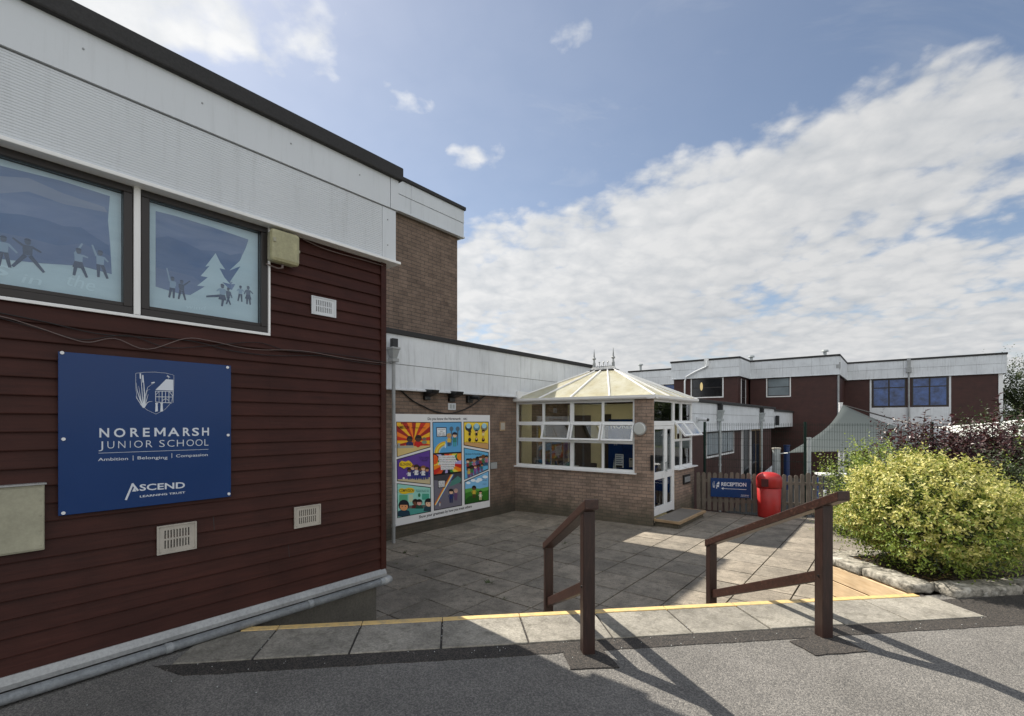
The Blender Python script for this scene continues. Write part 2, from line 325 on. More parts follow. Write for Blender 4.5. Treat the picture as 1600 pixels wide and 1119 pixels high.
# ------------------------------------------------------------------ mesh writer
class MB:
    def __init__(s): s.v, s.f, s.mi, s.cur, s.M, s.mats = [], [], [], 0, None, []
    def use(s, mat):
        if mat not in s.mats: s.mats.append(mat)
        s.cur = s.mats.index(mat); return s
    def add(s, vs, fs):
        k = len(s.v)
        for p in vs:
            p = Vector(p); s.v.append(s.M @ p if s.M is not None else p)
        for f in fs: s.f.append(tuple(i+k for i in f)); s.mi.append(s.cur)
        return s
    def box(s, x0, x1, y0, y1, z0, z1):
        x0, x1 = sorted((x0, x1)); y0, y1 = sorted((y0, y1)); z0, z1 = sorted((z0, z1))
        return s.add([(x0, y0, z0), (x1, y0, z0), (x1, y1, z0), (x0, y1, z0), (x0, y0, z1), (x1, y0, z1), (x1, y1, z1), (x0, y1, z1)],
              [(3, 2, 1, 0), (4, 5, 6, 7), (0, 1, 5, 4), (1, 2, 6, 5), (2, 3, 7, 6), (3, 0, 4, 7)])
    def prism(s, poly, y0, y1):
        """poly in (x,z), extruded along y"""
        n = len(poly)
        ar = sum(poly[i][0]*poly[(i+1) % n][1]-poly[(i+1) % n][0]*poly[i][1] for i in range(n))
        if ar < 0: poly = poly[::-1]
        vs = [(x, y0, z) for x, z in poly]+[(x, y1, z) for x, z in poly]
        fs = [tuple(range(n)), tuple(range(2*n-1, n-1, -1))]+[(i, i+n, (i+1) % n+n, (i+1) % n) for i in range(n)]
        return s.add(vs, fs)
    def prism_z(s, poly, z0, z1):
        n = len(poly)
        ar = sum(poly[i][0]*poly[(i+1) % n][1]-poly[(i+1) % n][0]*poly[i][1] for i in range(n))
        if ar < 0: poly = poly[::-1]
        vs = [(x, y, z0) for x, y in poly]+[(x, y, z1) for x, y in poly]
        fs = [tuple(range(n-1, -1, -1)), tuple(range(n, 2*n))]+[(i, (i+1) % n, (i+1) % n+n, i+n) for i in range(n)]
        return s.add(vs, fs)
    def profile(s, pts, x0, x1, close=True):
        """pts in (y,z), extruded along x"""
        n = len(pts); vs = [(x0, y, z) for y, z in pts]+[(x1, y, z) for y, z in pts]
        fs = [(i, i+1, i+1+n, i+n) for i in range(n-1)]
        if close: fs += [tuple(range(n))[::-1], tuple(range(n, 2*n)), (n-1, 0, n, 2*n-1)]
        return s.add(vs, fs)
    def cyl(s, a, b, r, n=12, r2=None, cap=True):
        a, b = Vector(a), Vector(b); r2 = r if r2 is None else r2
        d = (b-a).normalized(); u = d.orthogonal().normalized(); w = d.cross(u)
        vs = [a+(u*math.cos(2*math.pi*i/n)+w*math.sin(2*math.pi*i/n))*r for i in range(n)]
        vs += [b+(u*math.cos(2*math.pi*i/n)+w*math.sin(2*math.pi*i/n))*r2 for i in range(n)]
        fs = [(i, (i+1) % n, (i+1) % n+n, i+n) for i in range(n)]
        if cap: fs += [tuple(range(n-1, -1, -1)), tuple(range(n, 2*n))]
        return s.add(vs, fs)
    def tube(s, pts, r, n=8):
        pts = [Vector(p) for p in pts]; rings = []; k0 = []
        for i, p in enumerate(pts):
            d = (pts[min(i+1, len(pts)-1)]-pts[max(i-1, 0)]).normalized()
            u = d.cross(Vector((0, 0, 1)))
            u = u.normalized() if u.length > 1e-3 else Vector((1, 0, 0)); w = u.cross(d)
            rr = r[i] if isinstance(r, (list, tuple)) else r
            rings += [p+(u*math.cos(2*math.pi*j/n)+w*math.sin(2*math.pi*j/n))*rr for j in range(n)]
        fs = [(i*n+j, i*n+(j+1) % n, (i+1)*n+(j+1) % n, (i+1)*n+j) for i in range(len(pts)-1) for j in range(n)]
        fs += [tuple(range(n-1, -1, -1)), tuple(range((len(pts)-1)*n, len(pts)*n))]
        return s.add(rings, fs)
    def lathe(s, prof, c, n=20):
        """prof: (r,z) bottom to top around the vertical through c"""
        vs = [(c[0]+r*math.cos(2*math.pi*j/n), c[1]+r*math.sin(2*math.pi*j/n), c[2]+z) for r, z in prof for j in range(n)]
        fs = [(i*n+j, i*n+(j+1) % n, (i+1)*n+(j+1) % n, (i+1)*n+j) for i in range(len(prof)-1) for j in range(n)]
        fs += [tuple(range(n-1, -1, -1)), tuple(range((len(prof)-1)*n, len(prof)*n))]
        return s.add(vs, fs)
    def poly(s, pts, y=0.0):
        s.k = getattr(s, 'k', 0)+1; y -= 3e-6*s.k
        """flat polygon in (x,z) facing -y"""
        n = len(pts)
        ar = sum(pts[i][0]*pts[(i+1) % n][1]-pts[(i+1) % n][0]*pts[i][1] for i in range(n))
        if ar < 0: pts = pts[::-1]
        return s.add([(x, y, z) for x, z in pts], [tuple(range(n))])
    def build(s, name, mat=None, parent=None, bevel=0.0, smooth=False, base=None):
        me = bpy.data.meshes.new(name)
        if parent is not None: o0 = Vector(parent['_o'])
        elif base is not None: o0 = Vector(base)
        else:
            xs = [p.x for p in s.v]; ys = [p.y for p in s.v]; zs = [p.z for p in s.v]
            o0 = Vector(((min(xs)+max(xs))/2, (min(ys)+max(ys))/2, min(zs)))
        me.from_pydata([tuple(p-o0) for p in s.v], [], s.f)
        ms = [mat] if mat else s.mats
        for m in ms: me.materials.append(MATS[m] if isinstance(m, str) else m)
        if not mat and len(ms) > 1: me.polygons.foreach_set('material_index', s.mi)
        if smooth: me.polygons.foreach_set('use_smooth', [True]*len(me.polygons))
        me.update()
        o = bpy.data.objects.new(name, me); COL.objects.link(o)
        o['_o'] = tuple(o0)
        if parent is not None: o.parent = parent
        else: o.location = o0
        if bevel:
            b = o.modifiers.new('bevel', 'BEVEL'); b.width = bevel; b.segments = 2; b.limit_method = 'ANGLE'; b.angle_limit = R(40)
        return o
def tag(o, label=None, cat=None, group=None, kind=None):
    if label: o['label'] = label
    if cat: o['category'] = cat
    if group: o['group'] = group
    if kind: o['kind'] = kind
    return o
def thing(name, loc, label, cat, group=None):
    o = bpy.data.objects.new(name, None); COL.objects.link(o); o.location = loc; o['_o'] = tuple(loc); o.empty_display_size = .1
    return tag(o, label, cat, group)
def dup(root, loc=None, rz=None, label=None, z=None):
    def cp(o, par):
        c = o.copy(); COL.objects.link(c)
        if par: c.parent = par
        for ch in list(o.children): cp(ch, c)
        return c
    r = cp(root, None)
    if loc is not None: r.location = loc
    if rz is not None: r.rotation_euler = (0, 0, rz)
    if label: r['label'] = label
    return r

# text as flat letter shapes in a wall frame
def text_polys(txt, bold=0.0):
    c = bpy.data.curves.new('lettering', 'FONT'); c.body = txt; c.size = 1; c.offset = bold; c.resolution_u = 3
    c.fill_mode = 'FRONT'
    o = bpy.data.objects.new('lettering', c); COL.objects.link(o)
    dg = bpy.context.evaluated_depsgraph_get(); ev = o.evaluated_get(dg); me = ev.to_mesh(); me.calc_loop_triangles()
    vs = [(v.co.x, v.co.y) for v in me.vertices]; fs = [tuple(p.vertices) for p in me.loop_triangles if p.area > 1e-6]
    ev.to_mesh_clear(); bpy.data.objects.remove(o); bpy.data.curves.remove(c)
    return vs, fs
def put_text(mb, txt, a, b, h, y, bold=0.0, slant=0.0):
    """letters along the baseline a->b (wall frame x,z), cap height h, on the plane y"""
    vs, fs = text_polys(txt, bold)
    if not vs: return
    x0 = min(v[0] for v in vs); x1 = max(v[0] for v in vs); sx = 1.0/(x1-x0)
    y -= 3e-6*getattr(mb, 'k', 0)+3e-5
    dx, dz = b[0]-a[0], b[1]-a[1]
    hs = h/0.70
    out = [(a[0]+dx*(x-x0)*sx+slant*yy*hs, y, a[1]+dz*(x-x0)*sx+yy*hs) for x, yy in vs]
    mb.add(out, [f for f in fs])
# ================================================================== the setting
K = 1.098
XL, XM, XT = -3.85, -7.85, -9.28
PI2 = math.pi/2
FL = frame(XL, 0, PI2)                    # clad building wall: along +Y, inward -X
FM = frame(XM, 0, PI2)                    # mural wall
FT = frame(XT, 0, PI2)                    # tower
CL = Vector((XM, 9.80, 0)); CC = Vector((-4.21, 10.10, 0))
CANG = math.atan2(CC.y-CL.y, CC.x-CL.x); CW = (CC-CL).length
FC = frame(CL.x, CL.y, CANG)              # conservatory front
FS = frame(CC.x, CC.y, PI2)               # conservatory side
FW = frame(-5.10, 0, PI2)                 # low wing
FA = frame(0, 33.05, 0); FK = frame(0, 30.5, 0); FB = frame(0, 38.1, 0)
STA = R(7.1)
so = c2w(-1.978, 3.553)                   # left end of the step edge
FE = frame(so.x, so.y, TH+STA)            # step frame: x along the edge, y away from the camera
def gz(x, y): return -.81+.010*(x+7.85)
def e_xy(s, t):
    p = FE @ Vector((s, t, 0)); return (p.x, p.y)

def grid_sheet(x0, x1, y0, y1, n, zf):
    mb = MB(); vs = []; fs = []
    for j in range(n+1):
        for i in range(n+1):
            x = x0+(x1-x0)*i/n; y = y0+(y1-y0)*j/n; vs.append((x, y, zf(x, y)))
    for j in range(n):
        for i in range(n): fs.append((j*(n+1)+i, j*(n+1)+i+1, (j+1)*(n+1)+i+1, (j+1)*(n+1)+i))
    return mb.add(vs, fs)
tag(grid_sheet(-700, 700, -700, 700, 8, lambda x, y: -2.3).build('ground', 'grass_ground', base=(0, 0, -2.3)), kind='structure')
m = MB(); m.prism_z([(-30, 13.0), (14, 13.6), (30, 13.6), (30, 60), (-30, 60)], -2.29, -1.9)
tag(m.build('school_yard', 'yard_dark'), kind='structure')

# tarmac forecourt (z=0) on the near side of the step edge and right of the planter
FWID = .50                                # depth of the paving strip
a0 = e_xy(-.10, -FWID); a1 = e_xy(5.70, -FWID)
near = [(XL+.02, -9), (16, -9), e_xy(14, -.02), e_xy(5.685, -.02), e_xy(5.705, -FWID), a0, (XL+.02, so.y-.2)]
m = MB(); m.prism_z([Vector(p) for p in near], -.9, 0.0)
tag(m.build('tarmac', 'asphalt'), kind='structure')
def ragged(pts, step=.045, amp=.010, seed=1):
    out = []; n = len(pts)
    for i in range(n):
        a = Vector(pts[i]).to_2d() if len(pts[i]) > 2 else Vector(pts[i]); b = Vector(pts[(i+1) % n]); k = max(1, int((b-a).length/step))
        for j in range(k):
            p = a.lerp(b, j/k); nn = noise.noise_vector(Vector((p.x*14, p.y*14, seed)))*amp; out.append((p.x+nn.x, p.y+nn.y))
    return out
def strip_edge(pts): return ragged(pts, .05, .012, 4)
# darker reinstated tarmac strip along the paving and round the posts
m = MB()
m.prism_z(strip_edge([e_xy(-.35, -FWID-.003), e_xy(5.72, -FWID-.003), e_xy(5.72, -.13), e_xy(9, -.13), e_xy(9, -.38), e_xy(6.1, -.66), e_xy(5.0, -FWID-.15), e_xy(2.0, -FWID-.155), e_xy(-.1, -FWID-.15)]), -.02, .004)
tag(m.build('tarmac_strip', 'asphalt_patch'), kind='structure')
def patch(px0, py0, pts):
    m = MB(); m.prism_z(ragged([tuple(on_z(x, y, 0)[:2]) for x, y in pts]), -.02, .008); return m
for pts in ([(880, 1019), (940, 1015), (968, 1044), (892, 1047)], [(1234, 1003), (1300, 992), (1356, 1019), (1274, 1025)]):
    tag(patch(0, 0, pts).build('tarmac_patch', 'asphalt_patch'), kind='structure')

# paving strip at the top of the steps
m = MB(); m.M = FE
edges = [-.02, .235, .84, 1.445, 2.05, 2.655, 3.26, 3.865, 4.47, 5.03]
rs = random.Random(3)
for i in range(len(edges)):
    s0 = edges[i]; s1 = edges[i+1] if i+1 < len(edges) else 5.70
    if s0 < .1: s0 = -.25
    dz = rs.uniform(-.003, .003)
    m.box(s0+.007, s1-.007, -FWID+.004, -.062, -.06, .012+dz)
tag(m.build('step_paving', 'edge_slab', bevel=.004), kind='structure')
m = MB(); m.M = FE; m.box(-.06, 5.68, -FWID+.002, -.004, -.9, .002)
tag(m.build('paving_bed', 'asphalt_patch'), kind='structure')
m = MB(); m.M = FE
for i in range(len(edges)):
    s0 = edges[i]; s1 = edges[i+1] if i+1 < len(edges) else 5.60
    m.box(s0+.003, s1-.003, -.060, .004, -.05, .015)
tag(m.build('yellow_nosing', 'nosing_yellow', bevel=.003), kind='structure')
# the flight of steps going down
m = MB(); m.M = FE
for k in range(1, 5):
    m.box(-.2, 5.59, -.01, .28*k, -1.0, -.155*k)
tag(m.build('steps', 'edge_slab', bevel=.005), kind='structure')

# patio: every slab with its own level and tone over dark joints
m = MB(); rs = random.Random(5)
P = .615; gx, gy = -2.93, 7.82
inv = FE.inverted(); eA = c2w(0, 0)
def on_patio(x, y):
    q = inv @ Vector((x, y, 0))
    if q.y < .95: return False
    if x < XM-.2 or x > 6.5: return False
    if y > 13.3+.10*x: return False
    if x < XL+.2 and y < 2.6: return False
    return True
for i in range(-9, 17):
    for j in range(-10, 11):
        x0 = gx+i*P; y0 = gy+j*P
        if not on_patio(x0+P/2, y0+P/2): continue
        j1 = rs.uniform(.007, .012); j2 = rs.uniform(.007, .012)
        dz = [rs.uniform(-.0035, .0035) for _ in range(4)]
        if x0 < -4.2: dz = [d*2.2 for d in dz]
        xs = (x0+j1, x0+P-j1); ys = (y0+j2, y0+P-j2)
        top = [(xs[0], ys[0]), (xs[1], ys[0]), (xs[1], ys[1]), (xs[0], ys[1])]
        m.add([(x, y, -1.0) for x, y in top]+[(x, y, gz(x, y)+d) for (x, y), d in zip(top, dz)],
              [(3, 2, 1, 0), (4, 5, 6, 7), (0, 1, 5, 4), (1, 2, 6, 5), (2, 3, 7, 6), (3, 0, 4, 7)])
tag(m.build('patio', 'slab'), kind='structure')
m = MB(); pts = [(-8.2, 2.5), (0.5, 2.5), (8, 4), (8, 13.9), (-8.2, 12.5)]
m.add([(x, y, -1.3) for x, y in pts]+[(x, y, gz(x, y)-.02) for x, y in pts], [(4, 3, 2, 1, 0), (5, 6, 7, 8, 9)]+[(i, (i+1) % 5, (i+1) % 5+5, i+5) for i in range(5)])
tag(m.build('patio_bed', 'soil'), kind='structure')

# raised planting bed at the right: soil, pine boards, stone coping
TS = 5.60                                  # where the boards meet the step edge
m = MB(); m.prism_z([e_xy(TS+.06, .12), e_xy(13, .12), e_xy(13, 2.3), e_xy(TS+.10, .98)], -1.0, .035)
tag(m.build('planter_soil', 'soil'), kind='structure')
bt = thing('timber_retaining_wall', (*e_xy(TS, 0), -.8), 'new pale pine boards holding up the planting bed beside the steps', 'retaining wall')
for k in range(5):
    m = MB(); m.M = FE; m.box(TS, TS+.045, .0+.002*k, 1.02, -.015-.165*(k+1)+.010, -.015-.165*k)
    m.build('board', 'new_pine', bt, bevel=.004)

def stone(mb, s0, s1, t0, t1, z0, z1, seed):
    """a weathered block in the step frame: a subdivided box pushed about by noise"""
    n1, n2, n3 = max(2, int((s1-s0)/.035)), max(2, int((t1-t0)/.035)), 4
    idx = {}; vs = []; fs = []
    def vid(i, j, k):
        if (i, j, k) not in idx:
            p = Vector((s0+(s1-s0)*i/n1, t0+(t1-t0)*j/n2, z0+(z1-z0)*k/n3))
            c = Vector(((s0+s1)/2, (t0+t1)/2, (z0+z1)/2)); h = Vector(((s1-s0)/2, (t1-t0)/2, (z1-z0)/2))
            q = p-c; r = .022
            for a in range(3):
                pass
            qq = Vector([max(-h[a]+r, min(h[a]-r, q[a])) for a in range(3)]); d = q-qq
            if d.length > 1e-6: q = qq+d.normalized()*r
            p = c+q; nn = noise.noise_vector(p*9+Vector((seed, 0, 0)))
            p += nn*.009+noise.noise_vector(p*28)*.009
            idx[(i, j, k)] = len(vs); vs.append(p)
        return idx[(i, j, k)]
    for i in range(n1):
        for j in range(n2):
            fs.append((vid(i, j, n3), vid(i+1, j, n3), vid(i+1, j+1, n3), vid(i, j+1, n3)))
            fs.append((vid(i, j, 0), vid(i, j+1, 0), vid(i+1, j+1, 0), vid(i+1, j, 0)))
    for k in range(n3):
        for i in range(n1):
            fs.append((vid(i, 0, k), vid(i+1, 0, k), vid(i+1, 0, k+1), vid(i, 0, k+1)))
            fs.append((vid(i, n2, k), vid(i, n2, k+1), vid(i+1, n2, k+1), vid(i+1, n2, k)))
        for j in range(n2):
            fs.append((vid(0, j, k), vid(0, j, k+1), vid(0, j+1, k+1), vid(0, j+1, k)))
            fs.append((vid(n1, j, k), vid(n1, j+1, k), vid(n1, j+1, k+1), vid(n1, j, k+1)))
    mb.add(vs, fs)
cp = thing('stone_coping', (*e_xy(TS+.2, .5), 0), 'weathered lichen-spotted stone coping round the raised planting bed', 'coping')
sd = 0
for (s0, s1, t0, t1) in ((TS-.01, TS+.24, .58, 1.08), (TS+.01, TS+.26, .04, .57), (TS+.27, TS+.98, -.12, .12), (TS+.99, TS+1.72, -.115, .12), (TS+1.73, TS+2.5, -.12, .12), (TS+2.51, TS+3.3, -.12, .12), (TS+3.31, TS+4.2, -.12, .12)):
    m = MB(); m.M = FE; sd += 5; stone(m, s0, s1, t0, t1, -.01, .078, sd); m.build('coping_stone', 'stone', cp, smooth=True)
m = MB(); m.M = FE; stone(m, TS+.24, TS+8, .98, 1.2, -.5, .07, 77)
tag(m.build('planter_back_kerb', 'stone'), kind='structure')

# ================================================================== buildings
def cap_roof(root, FR, s0, s1, z, y0, ydeep, over=.10, th=.11, name='roof_edge'):
    m = MB(); m.M = FR; m.box(s0, s1, y0-over, ydeep, z, z+th); return m.build(name, 'roof_felt', root, bevel=.01)
def fascia_band(root, FR, s0, s1, zs, y0, mat, drip=True, ends=True, joints=()):
    """white fascia in flat bands (zs: bottom .. top), each a little prouder than the one below"""
    out = None
    for k in range(len(zs)-1):
        m = MB(); m.M = FR
        cuts = [s0]+[j for j in joints if s0 < j < s1]+[s1]
        for a, b in zip(cuts[:-1], cuts[1:]):
            m.box(a+(.004 if a != s0 else 0), b-(.004 if b != s1 else 0), y0-.035-.012*k, y0+.05, zs[k]+.006, zs[k+1]-.002)
        out = m.build('fascia', mat, root)
    m = MB(); m.M = FR; m.box(s0+.01, s1-.01, y0-.02, y0+.2, zs[0]+.02, zs[-1]-.004); m.build('fascia_backing', 'dark_frame', root)
    if drip:
        m = MB(); m.M = FR; m.box(s0, s1+.02, y0-.065, y0+.05, zs[0]-.035, zs[0]+.004); m.build('fascia_trim', mat, root, bevel=.004)
    return out

# ---- clad building on the left
bl = thing('clad_building', (XL, 0, 0), 'near building clad in dark maroon boards with a ribbed white fascia', 'building')
CBOT = .135; ZF0 = 3.06
wY1 = wp(422, 440, FL, -.02)[0]
zw0 = wp(423, 523, FL, -.02)[1]
def clad(mb, s0, s1, z0, z1, pitch=.104):
    n = int((z1-z0)/pitch)+1
    for k in range(n):
        a = z0+k*pitch; b = min(a+pitch, z1)
        mb.profile([(0.012, a), (-.022, a+.001), (-.023, a+.006), (-.004, b+.012), (.012, b+.012)], s0, s1)
        mb.use('cable_black')
        for q in range(1):
            x = -4.2+((k*7919) % 97)/97*6.6
            if k % 3 == 0 and s0 < x < s1: mb.profile([(0.0, a+.004), (-.0236, a+.004), (-.0049, b+.008), (0.0, b+.008)], x, x+.004)
        mb.use('clad_red')
m = MB(); m.M = FL; m.use('clad_red')
clad(m, -5, wY1, CBOT, zw0)
clad(m, wY1+.0005, 2.735, CBOT, ZF0+.02)
m.build('cladding', None, bl)
m = MB(); m.M = FL
m.box(-5, wY1+.0, .012, .2, CBOT+.0, zw0-.03); m.box(wY1-.02, 2.74, .013, .2, CBOT, 3.8); m.box(-5, 2.74, .2, 6.0, -.9, 3.8); m.box(-5, wY1, .09, .2, zw0-.03, 3.8)
m.build('wall', 'dark_frame', bl)
m = MB(); m.M = FL; m.box(2.733, 2.79, -.032, .2, CBOT-.01, ZF0+.03); m.box(2.745, 2.785, .2, 6.0, -.2, 3.7); m.build('corner_board', 'clad_red', bl)
m = MB(); m.M = FL; m.box(-5, 2.72, .03, .25, -1.0, CBOT); m.build('plinth', 'concrete_plinth', bl)
m = MB(); m.M = FL; m.profile([(.02, CBOT+.01), (-.03, CBOT+.006), (-.055, CBOT-.035), (-.055, CBOT-.062), (.02, CBOT-.062)], -5, 2.78); m.build('base_flashing', 'alu_flash', bl)
# fascia: bottom trim, ribbed sheet, flat upper band, felt capping
Z1, Z2, Z3 = 3.155, 3.57, 3.86
m = MB(); m.M = FL; m.box(-5, 2.90, -.115, .25, ZF0-.0, Z1-.07); m.build('fascia_trim', 'white_trim', bl, bevel=.004)
m = MB(); m.M = FL
pr = [(.1, Z1-.066)]; nr = 28; hh = (Z2-.004-(Z1-.066))/nr
for k in range(nr):
    z = Z1-.066+k*hh; pr += [(-.0885, z+.001), (-.091, z+hh*.22), (-.091, z+hh*.78), (-.0885, z+hh*.98)]
pr += [(.1, Z2-.004)]
m.profile(pr, -5, 2.70); m.build('ribbed_panel', 'white_panel', bl)
m = MB(); m.M = FL; m.box(2.703, 2.855, -.092, .25, Z1-.066, Z2-.004); m.build('end_panel', 'white_panel', bl)
m = MB(); m.M = FL; m.box(-5, 2.78, -.105, .25, Z2+.004, Z3); m.box(2.786, 2.875, -.107, .25, Z2+.004, Z3); m.build('upper_fascia', 'white_panel', bl)
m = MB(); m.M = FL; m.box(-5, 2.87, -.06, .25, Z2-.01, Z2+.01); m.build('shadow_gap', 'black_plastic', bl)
m = MB(); m.M = FL; m.box(-5, 2.91, -.145, 6.0, Z3, Z3+.125); m.build('roof_edge', 'roof_felt', bl, bevel=.012)
for x_, z_, y_ in [(2.45-.62*k, Z2+.18, -.105) for k in range(5)]+[(2.76, Z1+.06, -.092), (2.76, Z1+.30, -.092)]:
    m = MB(); m.M = FL; m.cyl((x_, y_, z_), (x_, y_-.004, z_), .006, 8); m.build('fixing_screw', 'grey_pipe', bl)
# windows of the clad building
def ZL(x, y): return wp(x/3.291, 200+y/3.291, FL, 0.02)     # place on the window plane from the enlarged photograph
zt = 3.068
wins = [(-.95, wp(207, 440, FL, -.01)[0]), (wp(220, 440, FL, -.01)[0], wp(417.5, 440, FL, -.01)[0])]
zb = wp(417, 520.5, FL, -.01)[1]
m = MB(); m.M = FL
m.box(-1.0, wY1, -.030, .09, zw0-.012, zb-.002); m.box(wins[0][1]+.004, wins[1][0]-.004, -.028, .09, zb, zt); m.box(wins[1][1]+.003, wY1, -.030, .09, zb-.002, zt)
m.build('window_surround', 'white_trim', bl, bevel=.003)
def small_figure(mb, x, z, h, pose, top, skirt):
    """flat printed child on a window blind: head, torso, arms, legs as thin shapes"""
    Y = FLY[0]
    def limb(a, b, w0, w1, col):
        mb.use(flat(col)); dx, dz = b[0]-a[0], b[1]-a[1]; L = math.hypot(dx, dz) or 1; nx, nz = -dz/L, dx/L
        mb.poly([(x+a[0]*h+nx*w0*h, z+a[1]*h+nz*w0*h), (x+b[0]*h+nx*w1*h, z+b[1]*h+nz*w1*h), (x+b[0]*h-nx*w1*h, z+b[1]*h-nz*w1*h), (x+a[0]*h-nx*w0*h, z+a[1]*h-nz*w0*h)], Y)
    dk = (.20, .25, .38)
    a1, a2, l1, l2 = pose
    limb((-.05, .45), l1, .055, .035, dk); limb((.05, .45), l2, .055, .035, dk)
    mb.use(flat(top)); mb.poly([(x-.11*h, z+.76*h), (x+.11*h, z+.76*h), (x+.10*h, z+.46*h), (x-.10*h, z+.46*h)], Y-.0004)
    if skirt: mb.use(flat(dk)); mb.poly([(x-.10*h, z+.50*h), (x+.10*h, z+.50*h), (x+.16*h, z+.28*h), (x-.16*h, z+.28*h)], Y-.0008)
    limb((-.10, .73), a1, .035, .025, top); limb((.10, .73), a2, .035, .025, top)
    mb.use(flat((.33, .36, .45))); mb.poly([(x+.07*h*math.cos(t), z+.86*h+.09*h*math.sin(t)) for t in [i*math.pi/6 for i in range(12)]], Y-.0010)
    mb.use(flat(dk)); mb.poly([(x+.08*h*math.cos(t), z+.90*h+.07*h*math.sin(t)) for t in [i*math.pi/6 for i in range(7)]], Y-.0014)
FLY = [0.040]
def art_window(w, kind):
    s0, s1 = w
    fr = MB(); fr.M = FL
    fw = .058
    fr.box(s0, s1, -.018, .07, zt-fw*.9, zt); fr.box(s0, s1, -.018, .07, zb, zb+.045)
    fr.box(s0, s0+fw*.8, -.0175, .07, zb+.045, zt-fw*.9); fr.box(s1-fw*.8, s1, -.0175, .07, zb+.045, zt-fw*.9)
    fr.box(s0+.01, s1-.01, -.004, .07, zb+.045, zb+.07)
    o = fr.build('window', 'dark_frame', bl, bevel=.004)
    g0, g1, h0, h1 = s0+fw*.8, s1-fw*.8, zb+.07, zt-fw*.9
    m = MB(); m.M = FL; m.box(g0+.001, g1-.001, .016, .020, h0+.001, h1-.001); m.build('pane', 'pane_front', o)
    m = MB(); m.M = FL; Y = .046
    m.use('print_pale'); m.box(g0-.01, g1+.01, Y, Y+.003, h0-.01, h1+.01)
    Y -= .0008
    def P_(pts, mt, y): m.use(mt); m.poly([ZL(*p) for p in pts], y)
    if kind == 1:
        P_([(806, 422), (900, 445), (1080, 500), (1285, 570), (1272, 610), (1240, 680), (1190, 728), (1243, 708), (1228, 760), (1188, 792), (1225, 786), (1200, 830), (1110, 800), (1060, 812), (985, 856), (930, 850), (806, 812)], 'print_blue', Y)
        P_([(806, 560), (870, 552), (960, 585), (1040, 625), (1140, 630), (1190, 650), (1250, 640), (1243, 708), (1228, 760), (1188, 792), (1200, 830), (1110, 800), (1060, 812), (985, 856), (930, 850), (806, 812)], 'print_blue2', Y-.0004)
        P_([(806, 715), (900, 735), (1000, 760), (1050, 800), (1060, 812), (985, 856), (930, 850), (806, 812)], 'print_blue3', Y-.0008)
        P_([(1115, 640), (1140, 690), (1165, 725), (1135, 718), (1160, 765), (1190, 800), (1150, 790), (1185, 825), (1020, 808), (1075, 765), (1038, 758), (1085, 705), (1062, 710)], 'print_pale', Y-.0012)
        P_([(1285, 572), (1325, 570), (1325, 800), (1195, 800), (1228, 762), (1188, 790), (1243, 708), (1186, 730), (1240, 680), (1272, 612)], 'print_pale', Y-.0012)
        for (x, yb, hz_, ps, tp, sk) in ((893, 872, 115, ((-.22, 1.3), (.1, .55), (-.13, 0), (.04, 0)), (.62, .68, .76), 0), (940, 880, 105, ((-.1, .55), (.36, 1.0), (-.13, 0), (.16, 0)), (.27, .31, .42), 0),
              (1150, 915, 120, ((-.22, .62), (.2, .45), (-.62, .30), (-.02, 0)), (.62, .68, .76), 1), (1180, 905, 90, ((.2, .5), (.2, .4), (.12, 0), (-.1, 0)), (.3, .34, .45), 0),
              (1243, 890, 85, ((-.2, .6), (.22, .62), (-.14, 0), (.08, 0)), (.62, .68, .76), 0), (1283, 905, 98, ((-.2, .5), (.24, .6), (-.06, 0), (.1, 0)), (.35, .4, .5), 1)):
            c = ZL(x, yb); t = ZL(x, yb-hz_); FLY[0] = Y-.002; small_figure(m, c[0], c[1], t[1]-c[1], ps, tp, sk)
        m.use('print_white'); put_text(m, 'wind', ZL(960, 925), ZL(1060, 935), .03, Y-.0016, -.01, .2)
    else:
        P_([(-900, -60), (0, 185), (320, 265), (570, 345), (560, 470), (572, 600), (580, 748), (420, 705), (200, 690), (60, 675), (-900, 560)], 'print_blue', Y)
        P_([(-900, 200), (-200, 300), (0, 430), (120, 440), (250, 470), (330, 500), (420, 505), (500, 560), (565, 600), (580, 748), (420, 705), (200, 690), (60, 675), (-900, 560)], 'print_blue2', Y-.0004)
        P_([(-900, 380), (-200, 470), (0, 530), (150, 560), (300, 600), (430, 590), (572, 655), (580, 748), (420, 705), (200, 690), (60, 675), (-900, 560)], 'print_blue3', Y-.0008)
        P_([(-900, 0), (-200, 110), (0, 240), (150, 250), (330, 330), (540, 400), (560, 430), (330, 385), (150, 320), (0, 330), (-400, 250)], 'print_blue4', Y-.0006)
        for (x, yb, hz_, ps, tp, sk) in ((20, 708, 165, ((-.3, .6), (.3, .5), (-.1, 0), (.14, 0)), (.62, .68, .76), 0), (145, 728, 170, ((-.32, .9), (.3, .62), (-.32, .04), (.36, .02)), (.27, .31, .42), 0),
              (408, 758, 150, ((.1, 1.15), (.25, .7), (-.12, 0), (.22, 0)), (.62, .68, .76), 1), (520, 765, 145, ((-.22, 1.1), (.22, .6), (-.05, 0), (.2, 0)), (.62, .68, .76), 0)):
            c = ZL(x, yb); t = ZL(x, yb-hz_); FLY[0] = Y-.002; small_figure(m, c[0], c[1], t[1]-c[1], ps, tp, sk)
        m.use('print_white')
        put_text(m, 's', ZL(-60, 740), ZL(40, 760), .09, Y-.0016, .0, .3); put_text(m, 'in', ZL(110, 790), ZL(210, 806), .055, Y-.0016, .0, .3)
        put_text(m, 'the', ZL(335, 800), ZL(485, 838), .075, Y-.0016, 0, .3)
    m.build('printed_blind', None, o)
